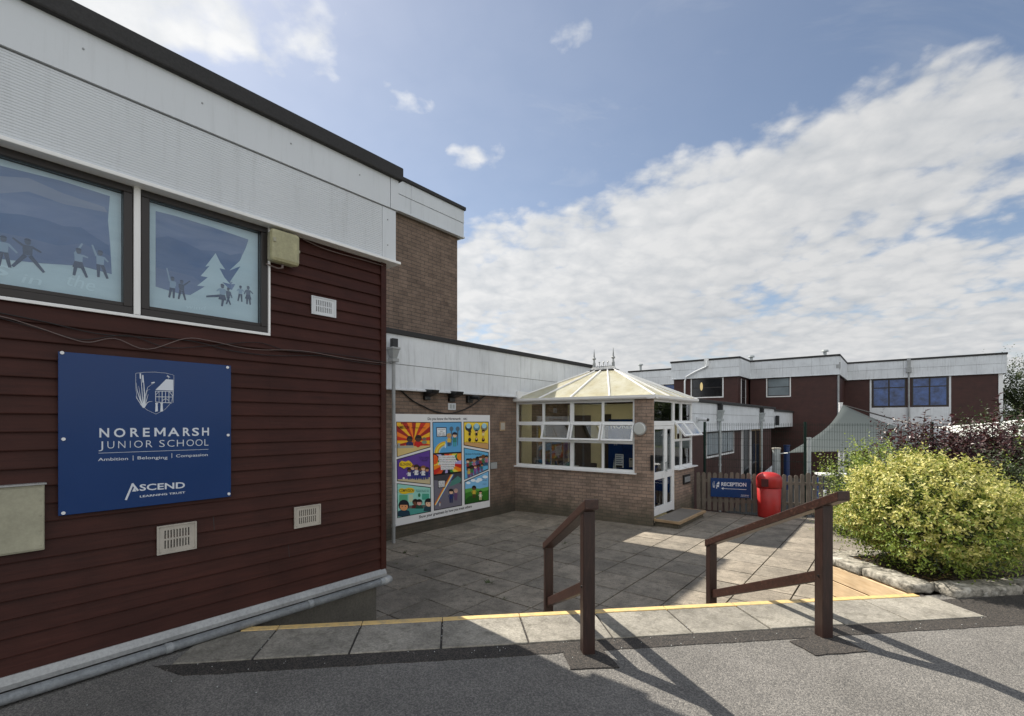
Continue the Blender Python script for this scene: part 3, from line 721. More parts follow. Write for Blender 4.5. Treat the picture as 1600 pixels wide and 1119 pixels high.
def print_mat(name, a, b, sc=(3, 1, 6)):
    g = G(name); p = g.pos(); n1 = g.noise(g.mapping(p, sc), 2.2, 5, .6, .6)
    MATS[name] = g.done(g.bsdf(g.mix(g.ramp(n1, (.35, 0.0), (.65, 1.0)), a, b), .5))
print_mat('print_pale', (.60, .68, .72), (.68, .75, .78)); print_mat('print_white', (.76, .83, .86), (.80, .87, .9))
print_mat('print_blue', (.13, .19, .37), (.25, .29, .46), (1, .8, 4)); print_mat('print_blue2', (.075, .14, .31), (.12, .19, .37), (1, .8, 4))
print_mat('print_blue3', (.12, .17, .33), (.20, .24, .40), (1, .8, 4)); print_mat('print_blue4', (.27, .29, .42), (.33, .34, .46), (1, .8, 4))
art_window(wins[0], 0); art_window(wins[1], 1)

# ---- brick building with the mural
bm = thing('brick_building', (XM, 6, gz(XM, 6)), 'low brown brick building with plain white fascia behind the comic strip board', 'building')
ztop = wp(790, 552, FM, -.10)[1]; zfb = wp(700, 612, FM, -.10)[1]; zmid = wp(700, 578, FM, -.1)[1]
print('mural fascia', ztop, zfb, zmid)
m = MB(); m.M = FM; m.box(2.6, 13.6, 0, 5, -1.2, zfb+.1); m.box(2.6, 13.6, .06, 5, zfb+.1, ztop); m.build('wall', 'brick_brown', bm)
fascia_band(bm, FM, 2.6, 13.7, [zfb, zmid, ztop], -.06, 'white_aged', joints=(4.0, 5.3, 7.6, 9.9, 12.0))
cap_roof(bm, FM, 2.6, 13.75, ztop, -.06, 5.0, .09, .10)
# ---- tower
tw = thing('brick_tower', (XT, 6, -1), 'tall windowless brick block rising behind the low roof', 'building')
tY = wp(714.5, 450, FT)[0]; tzt = wp(721, 328, FT, -.12)[1]; tzb = wp(720, 369, FT, -.12)[1]; tzm = tzb+(tzt-tzb)*.52
print('tower', tY, tzt, tzb)
m = MB(); m.M = FT; m.box(1.0, tY, 0, 7, -1.2, tzb+.12); m.box(1.0, tY-.03, .05, 7, tzb+.12, tzt-.01); m.build('wall', 'brick_tower', tw)
fascia_band(tw, FT, 1.0, tY+.12, [tzb, tzm, tzt], -.09, 'white_panel', joints=(3, 5.4, 7.4))
m = MB(); m.M = FT; m.box(tY+.07, tY+.13, -.04, 7, tzb-.03, tzt-.002); m.build('fascia', 'white_panel', tw)
cap_roof(tw, FT, 1.0, tY+.16, tzt, -.09, 7.0, .09, .09)
# ================================================================== conservatory porch
co = thing('conservatory', (-6, 11.5, gz(-6, 11.5)), 'buff brick entrance porch with white windows and a hipped translucent roof', 'conservatory')
def c3(x, y): return wp(800+x/8.0, 620+y/8.0, FC, 0.0)      # front wall, from the enlarged photograph
def s3(x, y): return wp(1000+x/5.89, 640+y/5.89, FS, 0.0)   # side wall
DEP = wp(1084.5, 700, FS)[0]                                  # length of the side wall
ze = wp(950, 625.5, FC)[1]                                    # top of the windows / underside of gutter
zE2 = wp(1010, 622.5, FC)[1]
wx0, wx1 = c3(38, 500)[0], c3(1530, 500)[0]
zs = c3(760, 905)[1]; sill_side = s3(400, 520)[1]
dx1 = s3(331, 500)[0]
print('cons', CW, DEP, ze, zE2, wx0, wx1, zs, dx1, sill_side)
ZTOP = (ze+zE2)/2
TK = .24
px0 = s3(133, 500)[0]
m = MB(); m.M = FC
m.box(0, wx1, 0, TK, -1.2, zs); m.box(wx1+.002, CW, 0, px0-.003, -1.2, ZTOP)
m.M = FS
m.box(dx1+.003, DEP, 0.001, TK, -1.2, sill_side-.04)
m.build('brick_wall', 'brick_buff', co)
m2 = MB(); m2.M = FC; m2.box(0.002, CW-.2, DEP-.16, DEP-.06, -1.0, ZTOP); m2.box(.003, .06, TK, DEP-.16, -1.0, ZTOP); m2.box(.06, CW-.01, .25, DEP-.2, -.74, -.72)
m2.build('inner_wall', 'interior_cream', co)

def light(mb, s0, s1, z0, z1, y0, y1, fw):
    mb.box(s0, s1, y0, y1, z0, z0+fw); mb.box(s0, s1, y0, y1, z1-fw, z1)
    mb.box(s0, s0+fw, y0+.0005, y1, z0+fw, z1-fw); mb.box(s1-fw, s1, y0+.0005, y1, z0+fw, z1-fw)
vx = [c3(v, 500)[0] for v in (38, 378, 734, 1122, 1530)]
z_a = c3(560, 868)[1]; z_b = c3(560, 555)[1]; z_c = c3(560, 325)[1]
def cons_window(name, FR, xs, zz, fw, y0=.05, y1=.11, opens=(), tilt=20):
    fr = MB(); fr.M = FR
    fr.box(xs[0], xs[-1], y0, y1, zz[0], zz[0]+fw); fr.box(xs[0], xs[-1], y0, y1, zz[-1]-fw, zz[-1])
    n = len(xs)
    for i, x in enumerate(xs):
        w = fw if 0 < i < n-1 else fw
        a, b = (x, x+w) if i == 0 else ((x-w, x) if i == n-1 else (x-w*.5, x+w*.5))
        if n == 5 and i == 2: a, b = x-w*.85, x+w*.85
        fr.box(a, b, y0+.001, y1, zz[0]+fw, zz[-1]-fw)
    for z in zz[1:-1]:
        for i in range(n-1):
            fr.box(xs[i]+fw*.5, xs[i+1]-fw*.5, y0+.002, y1, z-fw*.5, z+fw*.5)
    o = fr.build(name, 'upvc', co, bevel=.003)
    for i in range(n-1):
        for j in range(len(zz)-1):
            a, b, c, d = xs[i]+fw*.4, xs[i+1]-fw*.4, zz[j]+fw*.5, zz[j+1]-fw*.5
            if (i, j) in opens:
                H = d-c+.02; W_ = b-a+.02
                TM = FR @ Matrix.Translation((a-.01, y0-.012, d+.01)) @ Matrix.Rotation(R(-tilt), 4, 'X')
                s = MB(); s.M = TM; light(s, 0, W_, -H, 0, -.025, .02, .042); so_ = s.build('open_sash', 'upvc', o, bevel=.003)
                g_ = MB(); g_.M = TM; g_.box(.04, W_-.04, -.004, .002, -H+.04, -.04); g_.build('pane', 'pane_clear', o)
            else:
                g_ = MB(); g_.M = FR; g_.box(a, b, y0+.03, y0+.036, c, d); g_.build('pane', 'pane_clear', o)
                if j == 1 and n == 5:
                    s = MB(); s.M = FR; light(s, a, b, c, d, y0-.012, y0+.0, .038); s.build('sash', 'upvc', o)
    return o
cons_window('window', FC, vx, [zs+.004, z_b, z_c, ZTOP-.002], .055, opens=((1, 1), (2, 1), (3, 1)))
m = MB(); m.M = FC; m.box(wx0-.03, wx1+.05, -.055, .12, zs-.03, zs+.003); m.build('window_sill', 'upvc', co, bevel=.004)
# side wall: door frame, transom light, double door, window
zd_top = s3(180, 150)[1]; zd_bot = s3(135, 1000)[1]; zt0 = s3(180, 118)[1]
dz0 = zd_bot; print('door', px0, dx1, zd_top, zd_bot, gz(-4.2, 10.5))
m = MB(); m.M = FS
m.box(px0, px0+.05, .04, .12, dz0, ZTOP-.002); m.box(dx1-.06, dx1, .04, .12, dz0, ZTOP-.002)
m.box(px0+.05, dx1-.06, .041, .12, zd_top, zt0+.03); m.box(px0+.05, dx1-.06, .041, .12, ZTOP-.05, ZTOP-.003)
dfr = m.build('door_frame', 'upvc', co, bevel=.003)
m = MB(); m.M = FS; m.box(px0+.05, dx1-.06, .07, .076, zt0+.03, ZTOP-.05); m.build('pane', 'pane_clear', dfr)
dsp = s3(257, 500)[0]
def door(a, b, name):
    m = MB(); m.M = FS; zm0 = s3(200, 640)[1]; zm1 = s3(200, 575)[1]; st = .075
    m.box(a, a+st, .045, .105, dz0+.02, zd_top-.005); m.box(b-st, b, .045, .105, dz0+.02, zd_top-.005)
    m.box(a+st, b-st, .046, .105, dz0+.02, dz0+.21); m.box(a+st, b-st, .046, .105, zd_top-.08, zd_top-.005); m.box(a+st, b-st, .046, .105, zm0, zm1)
    o = m.build(name, 'upvc', co, bevel=.003)
    m = MB(); m.M = FS; m.box(a+st, b-st, .07, .076, dz0+.21, zm0); m.box(a+st, b-st, .07, .076, zm1, zd_top-.08); m.build('pane', 'pane_clear', o)
    return o, zm0, zm1
d1, zm0, zm1 = door(px0+.053, dsp-.002, 'door'); d2, _, _ = door(dsp+.002, dx1-.063, 'door')
m = MB(); m.M = FS; m.box(dsp-.06, dsp-.03, .0, .02, zm1-.02, zm1+.22); m.box(dsp-.06, dsp-.03, .02, .05, zm1-.0, zm1+.03); m.box(dsp-.06, dsp-.03, .02, .05, zm1+.17, zm1+.2); m.build('handle', 'steel_post', d1, bevel=.003)
sx = [dx1+.004, (s3(403, 400)[0]), DEP-.0]
cons_window('window', FS, sx, [sill_side-.03, s3(400, 280)[1], s3(400, 112)[1], ZTOP-.002], .055, opens=((0, 1), (1, 1)), tilt=38)
m = MB(); m.M = FS; m.box(dx1-.01, DEP+.05, -.09, .12, sill_side-.06, sill_side-.032); m.build('window_sill', 'upvc', co, bevel=.004)
# eaves gutter
m = MB(); m.M = FC; zg = ZTOP+.002
pg = [(.1, zg), (-.07, zg), (-.10, zg+.03), (-.10, zg+.085), (-.085, zg+.085), (-.085, zg+.04), (.1, zg+.04)]
m.profile(pg, -.02, CW+.10)
m.M = FS; m.profile([(y, z-.001) for y, z in pg], -.10, DEP+.08)
m.build('gutter', 'white_trim', co)
# hipped roof of translucent sheets with glazing bars
P4 = [FC @ Vector((-.02, -.06, 0)), FC @ Vector((CW+.06, -.06, 0)), FS @ Vector((DEP+.06, -.06, 0)), FC @ Vector((-.02, DEP+.06, 0))]
P4 = [Vector((p.x, p.y, zg+.07)) for p in P4]
ctr = sum(P4, Vector())/4; zr = EYE+ (658-577)/F*w2c(ctr)[1]
r0 = ctr+ (P4[1]-P4[0]).normalized()*-.24; r1 = ctr+(P4[1]-P4[0]).normalized()*.24; r0.z = r1.z = zr
print('ridge', r0, r1, HX+F*w2c(r0)[0]/w2c(r0)[1], HX+F*w2c(r1)[0]/w2c(r1)[1])
m = MB(); m.add([P4[0], P4[1], r1, r0], [(0, 1, 2, 3)]); m.add([P4[1], P4[2], r1], [(0, 1, 2)]); m.add([P4[2], P4[3], r0, r1], [(0, 1, 2, 3)]); m.add([P4[3], P4[0], r0], [(0, 1, 2)])
sheet = m.build('roof_sheet', 'polycarb', co)
md = sheet.modifiers.new('thickness', 'SOLIDIFY'); md.thickness = .025
def bar(a, b, w=.021):
    m = MB(); d = (b-a).normalized(); sd_ = d.cross(Vector((0, 0, 1))).normalized(); up = sd_.cross(d)
    if up.z < 0: up = -up
    vs = []
    for p in (a, b):
        for u, v in ((-w, .0), (w, .0), (w*.6, .032), (-w*.6, .032)): vs.append(p+sd_*u+up*v)
    m.add(vs, [(3, 2, 1, 0), (4, 5, 6, 7), (0, 1, 5, 4), (1, 2, 6, 5), (2, 3, 7, 6), (3, 0, 4, 7)])
    return m.build('glazing_bar', 'white_trim', co)
def lerp(a, b, t): return a+(b-a)*t
for A_, B_, ra, rb, ts in ((P4[0], P4[1], r0, r1, (.0, .21, .45, .72, 1.0)), (P4[1], P4[2], r1, r1, (.3, .55, .8, 1.0)), (P4[2], P4[3], r1, r0, (.25, .5, .75, 1.0))):
    for t in ts: bar(lerp(A_, B_, t), lerp(ra, rb, t))
m = MB(); m.M = FC
ca = FC.inverted() @ r0; cb = FC.inverted() @ r1
m.box(ca.x-.08, cb.x+.08, ca.y-.06, ca.y+.06, zr-.015, zr+.05); m.build('ridge_cap', 'white_trim', co, bevel=.01)
m = MB(); m.M = FC; m.box(ca.x-.15, cb.x+.15, ca.y-.11, ca.y+.11, zr-.05, zr-.018); m.build('ridge_base', 'roof_felt', co)
m = MB(); m.M = FC; zq = zr+.05
for i in range(9):
    x = ca.x+(cb.x-ca.x)*i/8; m.cyl((x, ca.y, zq), (x, ca.y, zq+.07), .014, 6, .004)
    if i % 2 == 0 and 0 < i < 8:
        m.cyl((x, ca.y, zq+.06), (x, ca.y, zq+.12), .010, 6, .010); m.lathe([(.004, 0), (.028, .02), (.004, .045)], (x, ca.y, zq+.115), 8)
m.box(ca.x, cb.x, ca.y-.008, ca.y+.008, zq, zq+.03)
m.build('cresting', 'grey_pipe', co)
for xx in (ca.x-.03, cb.x+.03):
    m = MB(); m.M = FC
    m.lathe([(.04, 0), (.04, .12), (.03, .14), (.02, .20), (.05, .23), (.05, .25), (.022, .28), (.012, .40), (.003, .50)], (xx, ca.y, zr+.05), 10); m.build('finial', 'grey_pipe', co)
# apron where the roof meets the brick building
m = MB(); m.M = FM; m.box(9.7, 12.4, -.16, -.08, ZTOP+.09, ZTOP+.28); m.build('flashing', 'white_trim', co)
# ---- what one sees inside the porch
bn = MB(); bn.M = FC; yb = 1.35
a_, b_ = CW*.56, CW*.90
bn.use('sign_blue'); bn.box(a_, b_, yb, yb+.02, .0, 1.60)
bn.use('vent_white'); put_text(bn, 'NOREMARSH', (a_+.06, 1.36), (b_-.05, 1.36), .14, yb-.003, .02)
put_text(bn, 'JUNIOR SCHOOL', (a_+.10, .98), (b_-.05, .98), .10, yb-.003)
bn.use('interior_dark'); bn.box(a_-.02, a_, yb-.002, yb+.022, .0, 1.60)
tag(bn.build('indoor_banner'), 'blue banner standing inside the porch behind the open windows', 'banner')
inb = MB(); inb.M = FS; inb.use('sign_blue'); inb.box(.45, 1.2, 1.3, 1.32, -.5, 1.35)
inb.use('vent_white'); put_text(inb, 'H', (.72, .95), (.86, .95), .14, 1.297, .02)
for k in range(7):
    inb.add([(.62+.03*k, 1.296, .25), (.655+.03*k, 1.296, .25), (.70+.02*k, 1.296, .62+.03*(k % 3))], [(0, 1, 2)])
tag(inb.build('door_banner'), 'blue banner with a white H seen through the glazed door', 'banner')
def chair(x, y, lab):
    t = thing('waiting_chair', FC @ Vector((x, y, -.72)), lab, 'chair', 'chairs inside the porch')
    m = MB(); m.M = FC @ Matrix.Translation((x, y, 0)); m.box(-.24, .24, -.22, .22, -.30, -.25); m.build('seat', 'chair_dark', t, bevel=.015)
    m = MB(); m.M = FC @ Matrix.Translation((x, y, 0)); m.box(-.23, .23, -.26, -.22, -.15, .52)
    m.build('backrest', 'chair_dark', t, bevel=.015)
    for sx_ in (-.22, .22):
        for sy_ in (-.2, .2):
            m = MB(); m.M = FC @ Matrix.Translation((x, y, 0)); m.cyl((sx_, sy_, -.72), (sx_, sy_, -.3), .012, 6); m.build('leg', 'steel_post', t)
chair(.62, .62, 'dark waiting chair behind the leftmost porch pane'); chair(1.22, .62, 'dark waiting chair behind the second porch pane'); chair(1.92, .62, 'dark waiting chair behind the middle of the porch window')
# inner dark openings (doorway to the building and noticeboard)
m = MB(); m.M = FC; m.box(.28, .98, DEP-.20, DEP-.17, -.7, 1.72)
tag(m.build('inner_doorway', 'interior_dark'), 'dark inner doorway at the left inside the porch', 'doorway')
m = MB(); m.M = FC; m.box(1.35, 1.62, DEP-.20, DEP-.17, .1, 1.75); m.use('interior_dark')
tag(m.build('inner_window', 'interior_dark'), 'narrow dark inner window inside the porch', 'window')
m = MB(); m.M = FC; m.use('poster_white'); px_0, px_1 = c3(1265, 800)[0], c3(1370, 800)[0]
m.box(px_0, px_1, .118, .121, c3(1300, 890)[1], c3(1300, 720)[1]); m.use('sign_blue')
for k in range(5): m.box(px_0+.02, px_1-.02-(k % 2)*.03, .116, .1175, c3(1300, 745+k*24)[1], c3(1300, 737+k*24)[1])
m.use('interior_dark'); m.box(px_0+.02, px_1-.03, .116, .1175, c3(1300, 888)[1], c3(1300, 862)[1])
tag(m.build('window_notice'), 'white notice sheet taped inside the porch window', 'notice')
m = MB(); m.M = FC; m.use('vent_cream'); m.box(c3(1440, 800)[0], c3(1492, 800)[0], .118, .121, c3(1460, 885)[1], c3(1460, 772)[1]); m.use('interior_dark'); m.box(c3(1452, 800)[0], c3(1480, 800)[0], .116, .1175, c3(1460, 800)[1], c3(1460, 785)[1])
tag(m.build('small_notice'), 'small yellow notice beside the white one in the porch window', 'notice')
m = MB(); m.M = FC; m.use('interior_dark'); m.box(1.28, 1.42, .6, .75, .42, .80); m.use('poster_white'); m.box(1.25, 1.55, .58, .60, .34, .42)
tag(m.build('reception_phone'), 'black intercom phone standing inside the porch window', 'telephone')
# fittings on the porch
wl = thing('round_wall_light', FC @ Vector((*[wp(1000, 670, FC)[0]], -.02, wp(1000, 670, FC)[1]-.15)), 'round white bulkhead lamp on the brick pier left of the door', 'wall light')
m = MB(); m.M = FC; cx_, cz_ = wp(1000, 670, FC)
m.cyl((cx_, 0, cz_), (cx_, -.05, cz_), .150, 28); m.build('rim', 'hopper_grey', wl)
m = MB(); m.M = FC; m.cyl((cx_, -.05, cz_), (cx_, -.075, cz_), .138, 28, .12); m.build('diffuser', 'lamp_glass', wl)
m = MB(); m.M = FC; q0 = wp(1017, 711, FC); q1 = wp(1020.5, 735, FC)
m.box(q0[0], CW+.02, -.045, .0, q1[1], q0[1])
tag(m.build('entry_keypad', 'black_plastic', bevel=.006), 'tall black entry panel on the pier edge beside the door', 'intercom')
lb = thing('letter_box', FS @ Vector((s3(420, 640)[0], -.03, s3(420, 680)[1])), 'dark letter box in the brick right of the porch door', 'letter box')
m = MB(); m.M = FS; a_, b_ = s3(392, 640), s3(452, 640); c_b, c_t = s3(420, 683)[1], s3(420, 598)[1]
m.box(a_[0], b_[0], -.035, .0, c_b, c_t); m.build('frame', 'black_plastic', lb, bevel=.004)
m = MB(); m.M = FS; m.box(a_[0]+.05, b_[0]-.04, -.045, -.036, c_b+.05, c_t-.05); m.build('flap', 'grey_pipe', lb)
# door step platform
ds = thing('door_step', FS @ Vector((.6, -.5, gz(-4, 10.8))), 'low timber edged step platform outside the porch door', 'step')
y_out = -.58; sA, sB = px0-.04, dx1+.42; zt_ = dz0-.005
m = MB(); m.M = FS; m.box(sA+.05, sB-.05, y_out+.05, -.004, gz(-4, 10)-.1, zt_-.045); m.build('base', 'brick_buff', ds)
m = MB(); m.M = FS; m.box(sA+.06, sB-.06, y_out+.06, -.002, zt_-.04, zt_-.004); m.build('tread_board', 'tread_grey', ds)
m = MB(); m.M = FS; m.box(sA, sB, y_out, y_out+.055, zt_-.055, zt_); m.box(sA, sA+.055, y_out+.056, -.002, zt_-.055, zt_-.0005); m.box(sB-.055, sB, y_out+.056, -.002, zt_-.055, zt_-.0005)
m.build('edge_board', 'step_timber', ds, bevel=.004)
# ================================================================== things on the clad wall
def PL(x, y, off=-.03): return wp(x, y, FL, off)
def FLb(mb, p0, p1, y0, y1): mb.box(p0[0], p1[0], y0, y1, p1[1], p0[1])
# school sign
SG = -.050
def ZS(x, y): return wp(80+x/4.145, 540+y/4.145, FL, SG)
s_tl, s_br = PL(91, 549, SG), PL(361, 776, SG)
sg_ = thing('school_sign', FL @ Vector(((s_tl[0]+s_br[0])/2, -.04, s_br[1])), 'large royal blue school name board bolted to the maroon boards', 'sign')
m = MB(); m.M = FL; m.box(s_tl[0], s_br[0], SG, SG+.012, s_br[1], s_tl[1]); m.build('board', 'sign_blue', sg_, bevel=.002)
for (x, y) in ((70, 47), (1141, 142), (79, 606), (1145, 580), (78, 1085), (1150, 960)):
    q = ZS(x, y); m = MB(); m.M = FL; m.cyl((q[0], SG, q[1]), (q[0], SG-.006, q[1]), .0095, 14); m.build('bolt_cap', 'poster_white', sg_)
m = MB(); m.M = FL; m.use('sign_ink'); Y = SG-.0012
plain('sign_ink', (.62, .66, .72), .35, var=.03)
def by(x, x0, y0, x1, y1): return y0+(y1-y0)*(x-x0)/(x1-x0)
for ch, a, b in (('N', 312, 375), ('O', 406, 480), ('R', 512, 568), ('E', 594, 638), ('A', 755, 830), ('R', 853, 900), ('S', 912, 957), ('H', 977, 1021)):
    put_text(m, ch, ZS(a, by(a, 310, 594, 1021, 582)), ZS(b, by(b, 310, 594, 1021, 582)), .0555 if ch not in 'OS' else .054, Y, .018)
for ch, a, b in (('J', 307, 336), ('U', 364, 408), ('N', 434, 480), ('I', 510, 514), ('O', 537, 592), ('R', 614, 655), ('S', 700, 735), ('C', 752, 798), ('H', 814, 858), ('O', 876, 924), ('O', 934, 980), ('L', 992, 1018)):
    put_text(m, ch, ZS(a, by(a, 307, 669, 1018, 648)), ZS(b, by(b, 307, 669, 1018, 648)), .047, Y, -.012)
put_text(m, 'Ambition', ZS(303, 748), ZS(497, 741), .019, Y, .004)
put_text(m, 'Belonging', ZS(559, 737), ZS(753, 733), .019, Y, .004)
put_text(m, 'Compassion', ZS(808, 724), ZS(1013, 715), .019, Y, .004)
def stroke(mb, pts, w, y, w2=None):
    w2 = w if w2 is None else w2
    n = len(pts); L = []; Rr = []
    for i, p in enumerate(pts):
        a = pts[max(i-1, 0)]; b = pts[min(i+1, n-1)]; dx, dz = b[0]-a[0], b[1]-a[1]; l = math.hypot(dx, dz) or 1
        ww = (w+(w2-w)*i/(n-1))/2; L.append((p[0]-dz/l*ww, p[1]+dx/l*ww)); Rr.append((p[0]+dz/l*ww, p[1]-dx/l*ww))
    for i in range(n-1): mb.poly([L[i], L[i+1], Rr[i+1], Rr[i]], y)
stroke(m, [ZS(306, 697), ZS(1018, 672)], .0022, Y)
for a_, b_ in (((675, 588), (675, 533)), ((733, 587), (733, 532)), ((676, 534), (704, 574)), ((704, 574), (732, 533))): stroke(m, [ZS(*a_), ZS(*b_)], .0115 if a_[0] == b_[0] else .0095, Y)
stroke(m, [ZS(530, 712), ZS(530, 745)], .003, Y); stroke(m, [ZS(781, 698), ZS(781, 728)], .003, Y)
put_text(m, 'SCEND', ZS(572, 940), ZS(866, 922), .040, Y, .02)
put_text(m, 'LEARNING TRUST', ZS(574, 984), ZS(868, 956), .0125, Y, .02)
stroke(m, [ZS(483, 1000), ZS(528, 895)], .011, Y); stroke(m, [ZS(524, 893), ZS(562, 940)], .011, Y)
m.poly([ZS(537, 918), ZS(551, 944), ZS(523, 946)], Y)
# crest: shield outline, bulrushes and the timber framed house on pillars
sh = [ZS(547, 180), ZS(600, 173), ZS(670, 172), ZS(740, 178), ZS(794, 192), ZS(794, 250), ZS(790, 330), ZS(772, 375), ZS(735, 415), ZS(678, 444), ZS(622, 418), ZS(580, 385), ZS(556, 340), ZS(547, 270), ZS(547, 180)]
stroke(m, sh, .0016, Y)
def leafp(pts, w): stroke(m, [ZS(*p) for p in pts], w, Y-.0003, .0008)
for pts, w in (([(598, 400), (590, 330), (583, 230), (580, 180)], .006), ([(600, 400), (604, 320), (598, 230), (592, 185)], .008), ([(596, 398), (575, 350), (556, 290), (550, 240)], .007), ([(600, 400), (606, 330), (625, 270), (668, 240)], .004),
               ([(604, 396), (612, 330), (622, 290), (640, 283)], .003), ([(602, 402), (622, 370), (636, 363), (655, 362)], .005), ([(594, 400), (568, 362), (552, 340), (549, 325)], .005), ([(604, 400), (618, 350), (626, 322), (628, 315)], .004), ([(598, 404), (580, 350), (572, 300), (566, 262)], .006)):
    leafp(pts, w)
for a_, b_ in (((578, 215), (577, 180)), ((595, 240), (592, 192)), ((648, 243), (670, 238))): stroke(m, [ZS(*a_), ZS(*b_)], .0075, Y-.0006)
m.poly([ZS(744, 218), ZS(790, 222), ZS(790, 292), ZS(674, 288)], Y-.0003)
for a_, b_, w in (((676, 294), (676, 365), .003), ((788, 296), (788, 370), .003), ((676, 296), (790, 298), .003), ((676, 332), (790, 334), .0035), ((676, 366), (780, 372), .0035), ((698, 296), (698, 366), .002), ((718, 296), (718, 368), .0035),
                  ((740, 296), (740, 368), .003), ((762, 298), (762, 370), .0035), ((678, 318), (698, 298), .0022), ((788, 330), (766, 300), .003), ((720, 356), (740, 344), .003), ((760, 356), (742, 344), .003), ((758, 216), (758, 196), .0018), ((748, 200), (770, 206), .0035), ((750, 192), (762, 202), .0035)):
    stroke(m, [ZS(*a_), ZS(*b_)], w, Y-.0004)
for x_ in (682, 715):
    m.poly([ZS(x_-6, 376), ZS(x_+6, 376), ZS(x_+9, 425), ZS(x_-9, 430)], Y-.0003); m.poly([ZS(x_-9, 372), ZS(x_+9, 372), ZS(x_+8, 380), ZS(x_-8, 380)], Y-.0004)
m.build('lettering', 'sign_ink', sg_)
# meter cabinet
p1, p2 = PL(70, 757, -.06), PL(70, 859, -.06)
mc = thing('meter_cabinet', FL @ Vector((p1[0]-.25, 0, p2[1])), 'dull beige metal cabinet on the boards at the photo edge', 'cabinet')
m = MB(); m.M = FL; m.box(p1[0]-.52, p1[0], -.06, -.0, p2[1], p1[1]); m.build('case', 'beige_box', mc, bevel=.004)
m = MB(); m.M = FL; m.box(p1[0]-.515, p1[0]-.004, -.066, -.061, p2[1]+.01, p1[1]-.012)
for k in range(4): m.cyl((p1[0]-.02, -.066, p2[1]+.03+.085*k), (p1[0]-.02, -.069, p2[1]+.03+.085*k), .005, 8)
m.build('door', 'beige_box', mc, bevel=.002)
m = MB(); m.M = FL; m.box(p1[0]-.53, p1[0]+.006, -.075, -.0, p1[1]+.001, p1[1]+.010); m.build('rain_lip', 'alu_flash', mc)
# flood light box
a_, b_ = PL(424, 358, -.13), PL(473, 415, -.13)
lx0, lx1 = PL(423, 385, -.10)[0], PL(471, 385, -.13)[0]; lz1, lz0 = PL(440, 360, -.10)[1], PL(440, 411, -.10)[1]
fl_ = thing('floodlight', FL @ Vector(((lx0+lx1)/2, 0, lz0)), 'square yellowed floodlight under the ribbed fascia beside the window', 'wall light')
m = MB(); m.M = FL; m.box(lx0+.01, lx1-.01, -.055, 0.0, lz0+.01, lz1-.01); m.build('housing', 'beige_box', fl_, bevel=.02)
m = MB(); m.M = FL; m.box(lx0, lx1, -.118, -.056, lz0, lz1); m.build('cover', 'light_box', fl_, bevel=.028)
m = MB(); m.M = FL; m.box(lx0+.01, lx0+.03, -.124, -.118, (lz0+lz1)/2+.02, (lz0+lz1)/2+.05); m.box(lx1-.008, lx1+.004, -.10, -.07, (lz0+lz1)/2-.01, (lz0+lz1)/2+.01); m.build('clip', 'beige_box', fl_)
m = MB(); m.M = FL; xm = (lx0+lx1)/2
m.cyl((xm-.01, -.07, lz0+.005), (xm-.01, -.07, lz0-.03), .009, 8); m.tube([(xm-.01, -.07, lz0-.03), (xm-.04, -.055, lz0-.035), (xm-.12, -.035, lz0-.015)], .005, 6); m.build('cable_gland', 'cable_grey', fl_)
# ventilation grilles
def grille(name, pa, pb, mat, lab, depth=.018, adj=0):
    p0, p1 = PL(*pa, -.03), PL(*pb, -.03)
    x0, x1, z0, z1 = p0[0], p1[0], p1[1], p0[1]
    t = thing(name, FL @ Vector(((x0+x1)/2, -.02, z0)), lab, 'vent', 'ventilation grilles on the maroon boards')
    m = MB(); m.M = FL; yb = -.030
    w, h = x1-x0, z1-z0; nsl = 9; mg = .16
    sw = w*(1-2*mg)/nsl
    # face plate with two rows of open slots
    rows = [(z0+h*.18, z0+h*.47), (z0+h*.53, z0+h*.82)]
    zc = [z0, rows[0][0], rows[0][1], rows[1][0], rows[1][1], z1]
    for k in (0, 2, 4): m.box(x0, x1, yb, yb+.008, zc[k], zc[k+1])
    for k in (1, 3):
        m.box(x0, x0+w*mg+sw*.28, yb, yb+.008, zc[k], zc[k+1]); m.box(x1-w*mg-sw*.28, x1, yb, yb+.008, zc[k], zc[k+1])
        for i in range(nsl-1):
            xx = x0+w*mg+sw*(i+1); m.box(xx-sw*.28, xx+sw*.28, yb, yb+.008, zc[k], zc[k+1])
    m.box(x0-.002, x0+.008, yb-.006, yb-.0005, z0, z1); m.box(x1-.008, x1+.002, yb-.006, yb-.0005, z0, z1); m.box(x0+.008, x1-.008, yb-.006, yb-.0005, z1-.008, z1); m.box(x0+.008, x1-.008, yb-.006, yb-.0005, z0, z0+.008)
    for (cx, cz) in ((x0+.016, z0+.016), (x1-.016, z1-.016), (x0+.016, z1-.016), (x1-.016, z0+.016), ((x0+x1)/2, (z0+z1)/2)): m.cyl((cx, yb, cz), (cx, yb-.004, cz), .0035, 8)
    m.build('face_plate', mat, t)
    m = MB(); m.M = FL; m.box(x0+.01, x1-.01, yb+.010, .0, z0+.01, z1-.01); m.build('duct', 'black_plastic', t)
grille('wall_vent', (487, 461.5), (524.5, 497), 'vent_white', 'white louvre vent high on the maroon boards right of the floodlight')
grille('wall_vent', (245.5, 823), (306.5, 857), 'vent_cream', 'cream vent below the blue school sign, nearest to the camera')
grille('wall_vent', (460, 793), (500.5, 819), 'vent_cream', 'cream vent low on the boards near the building corner')
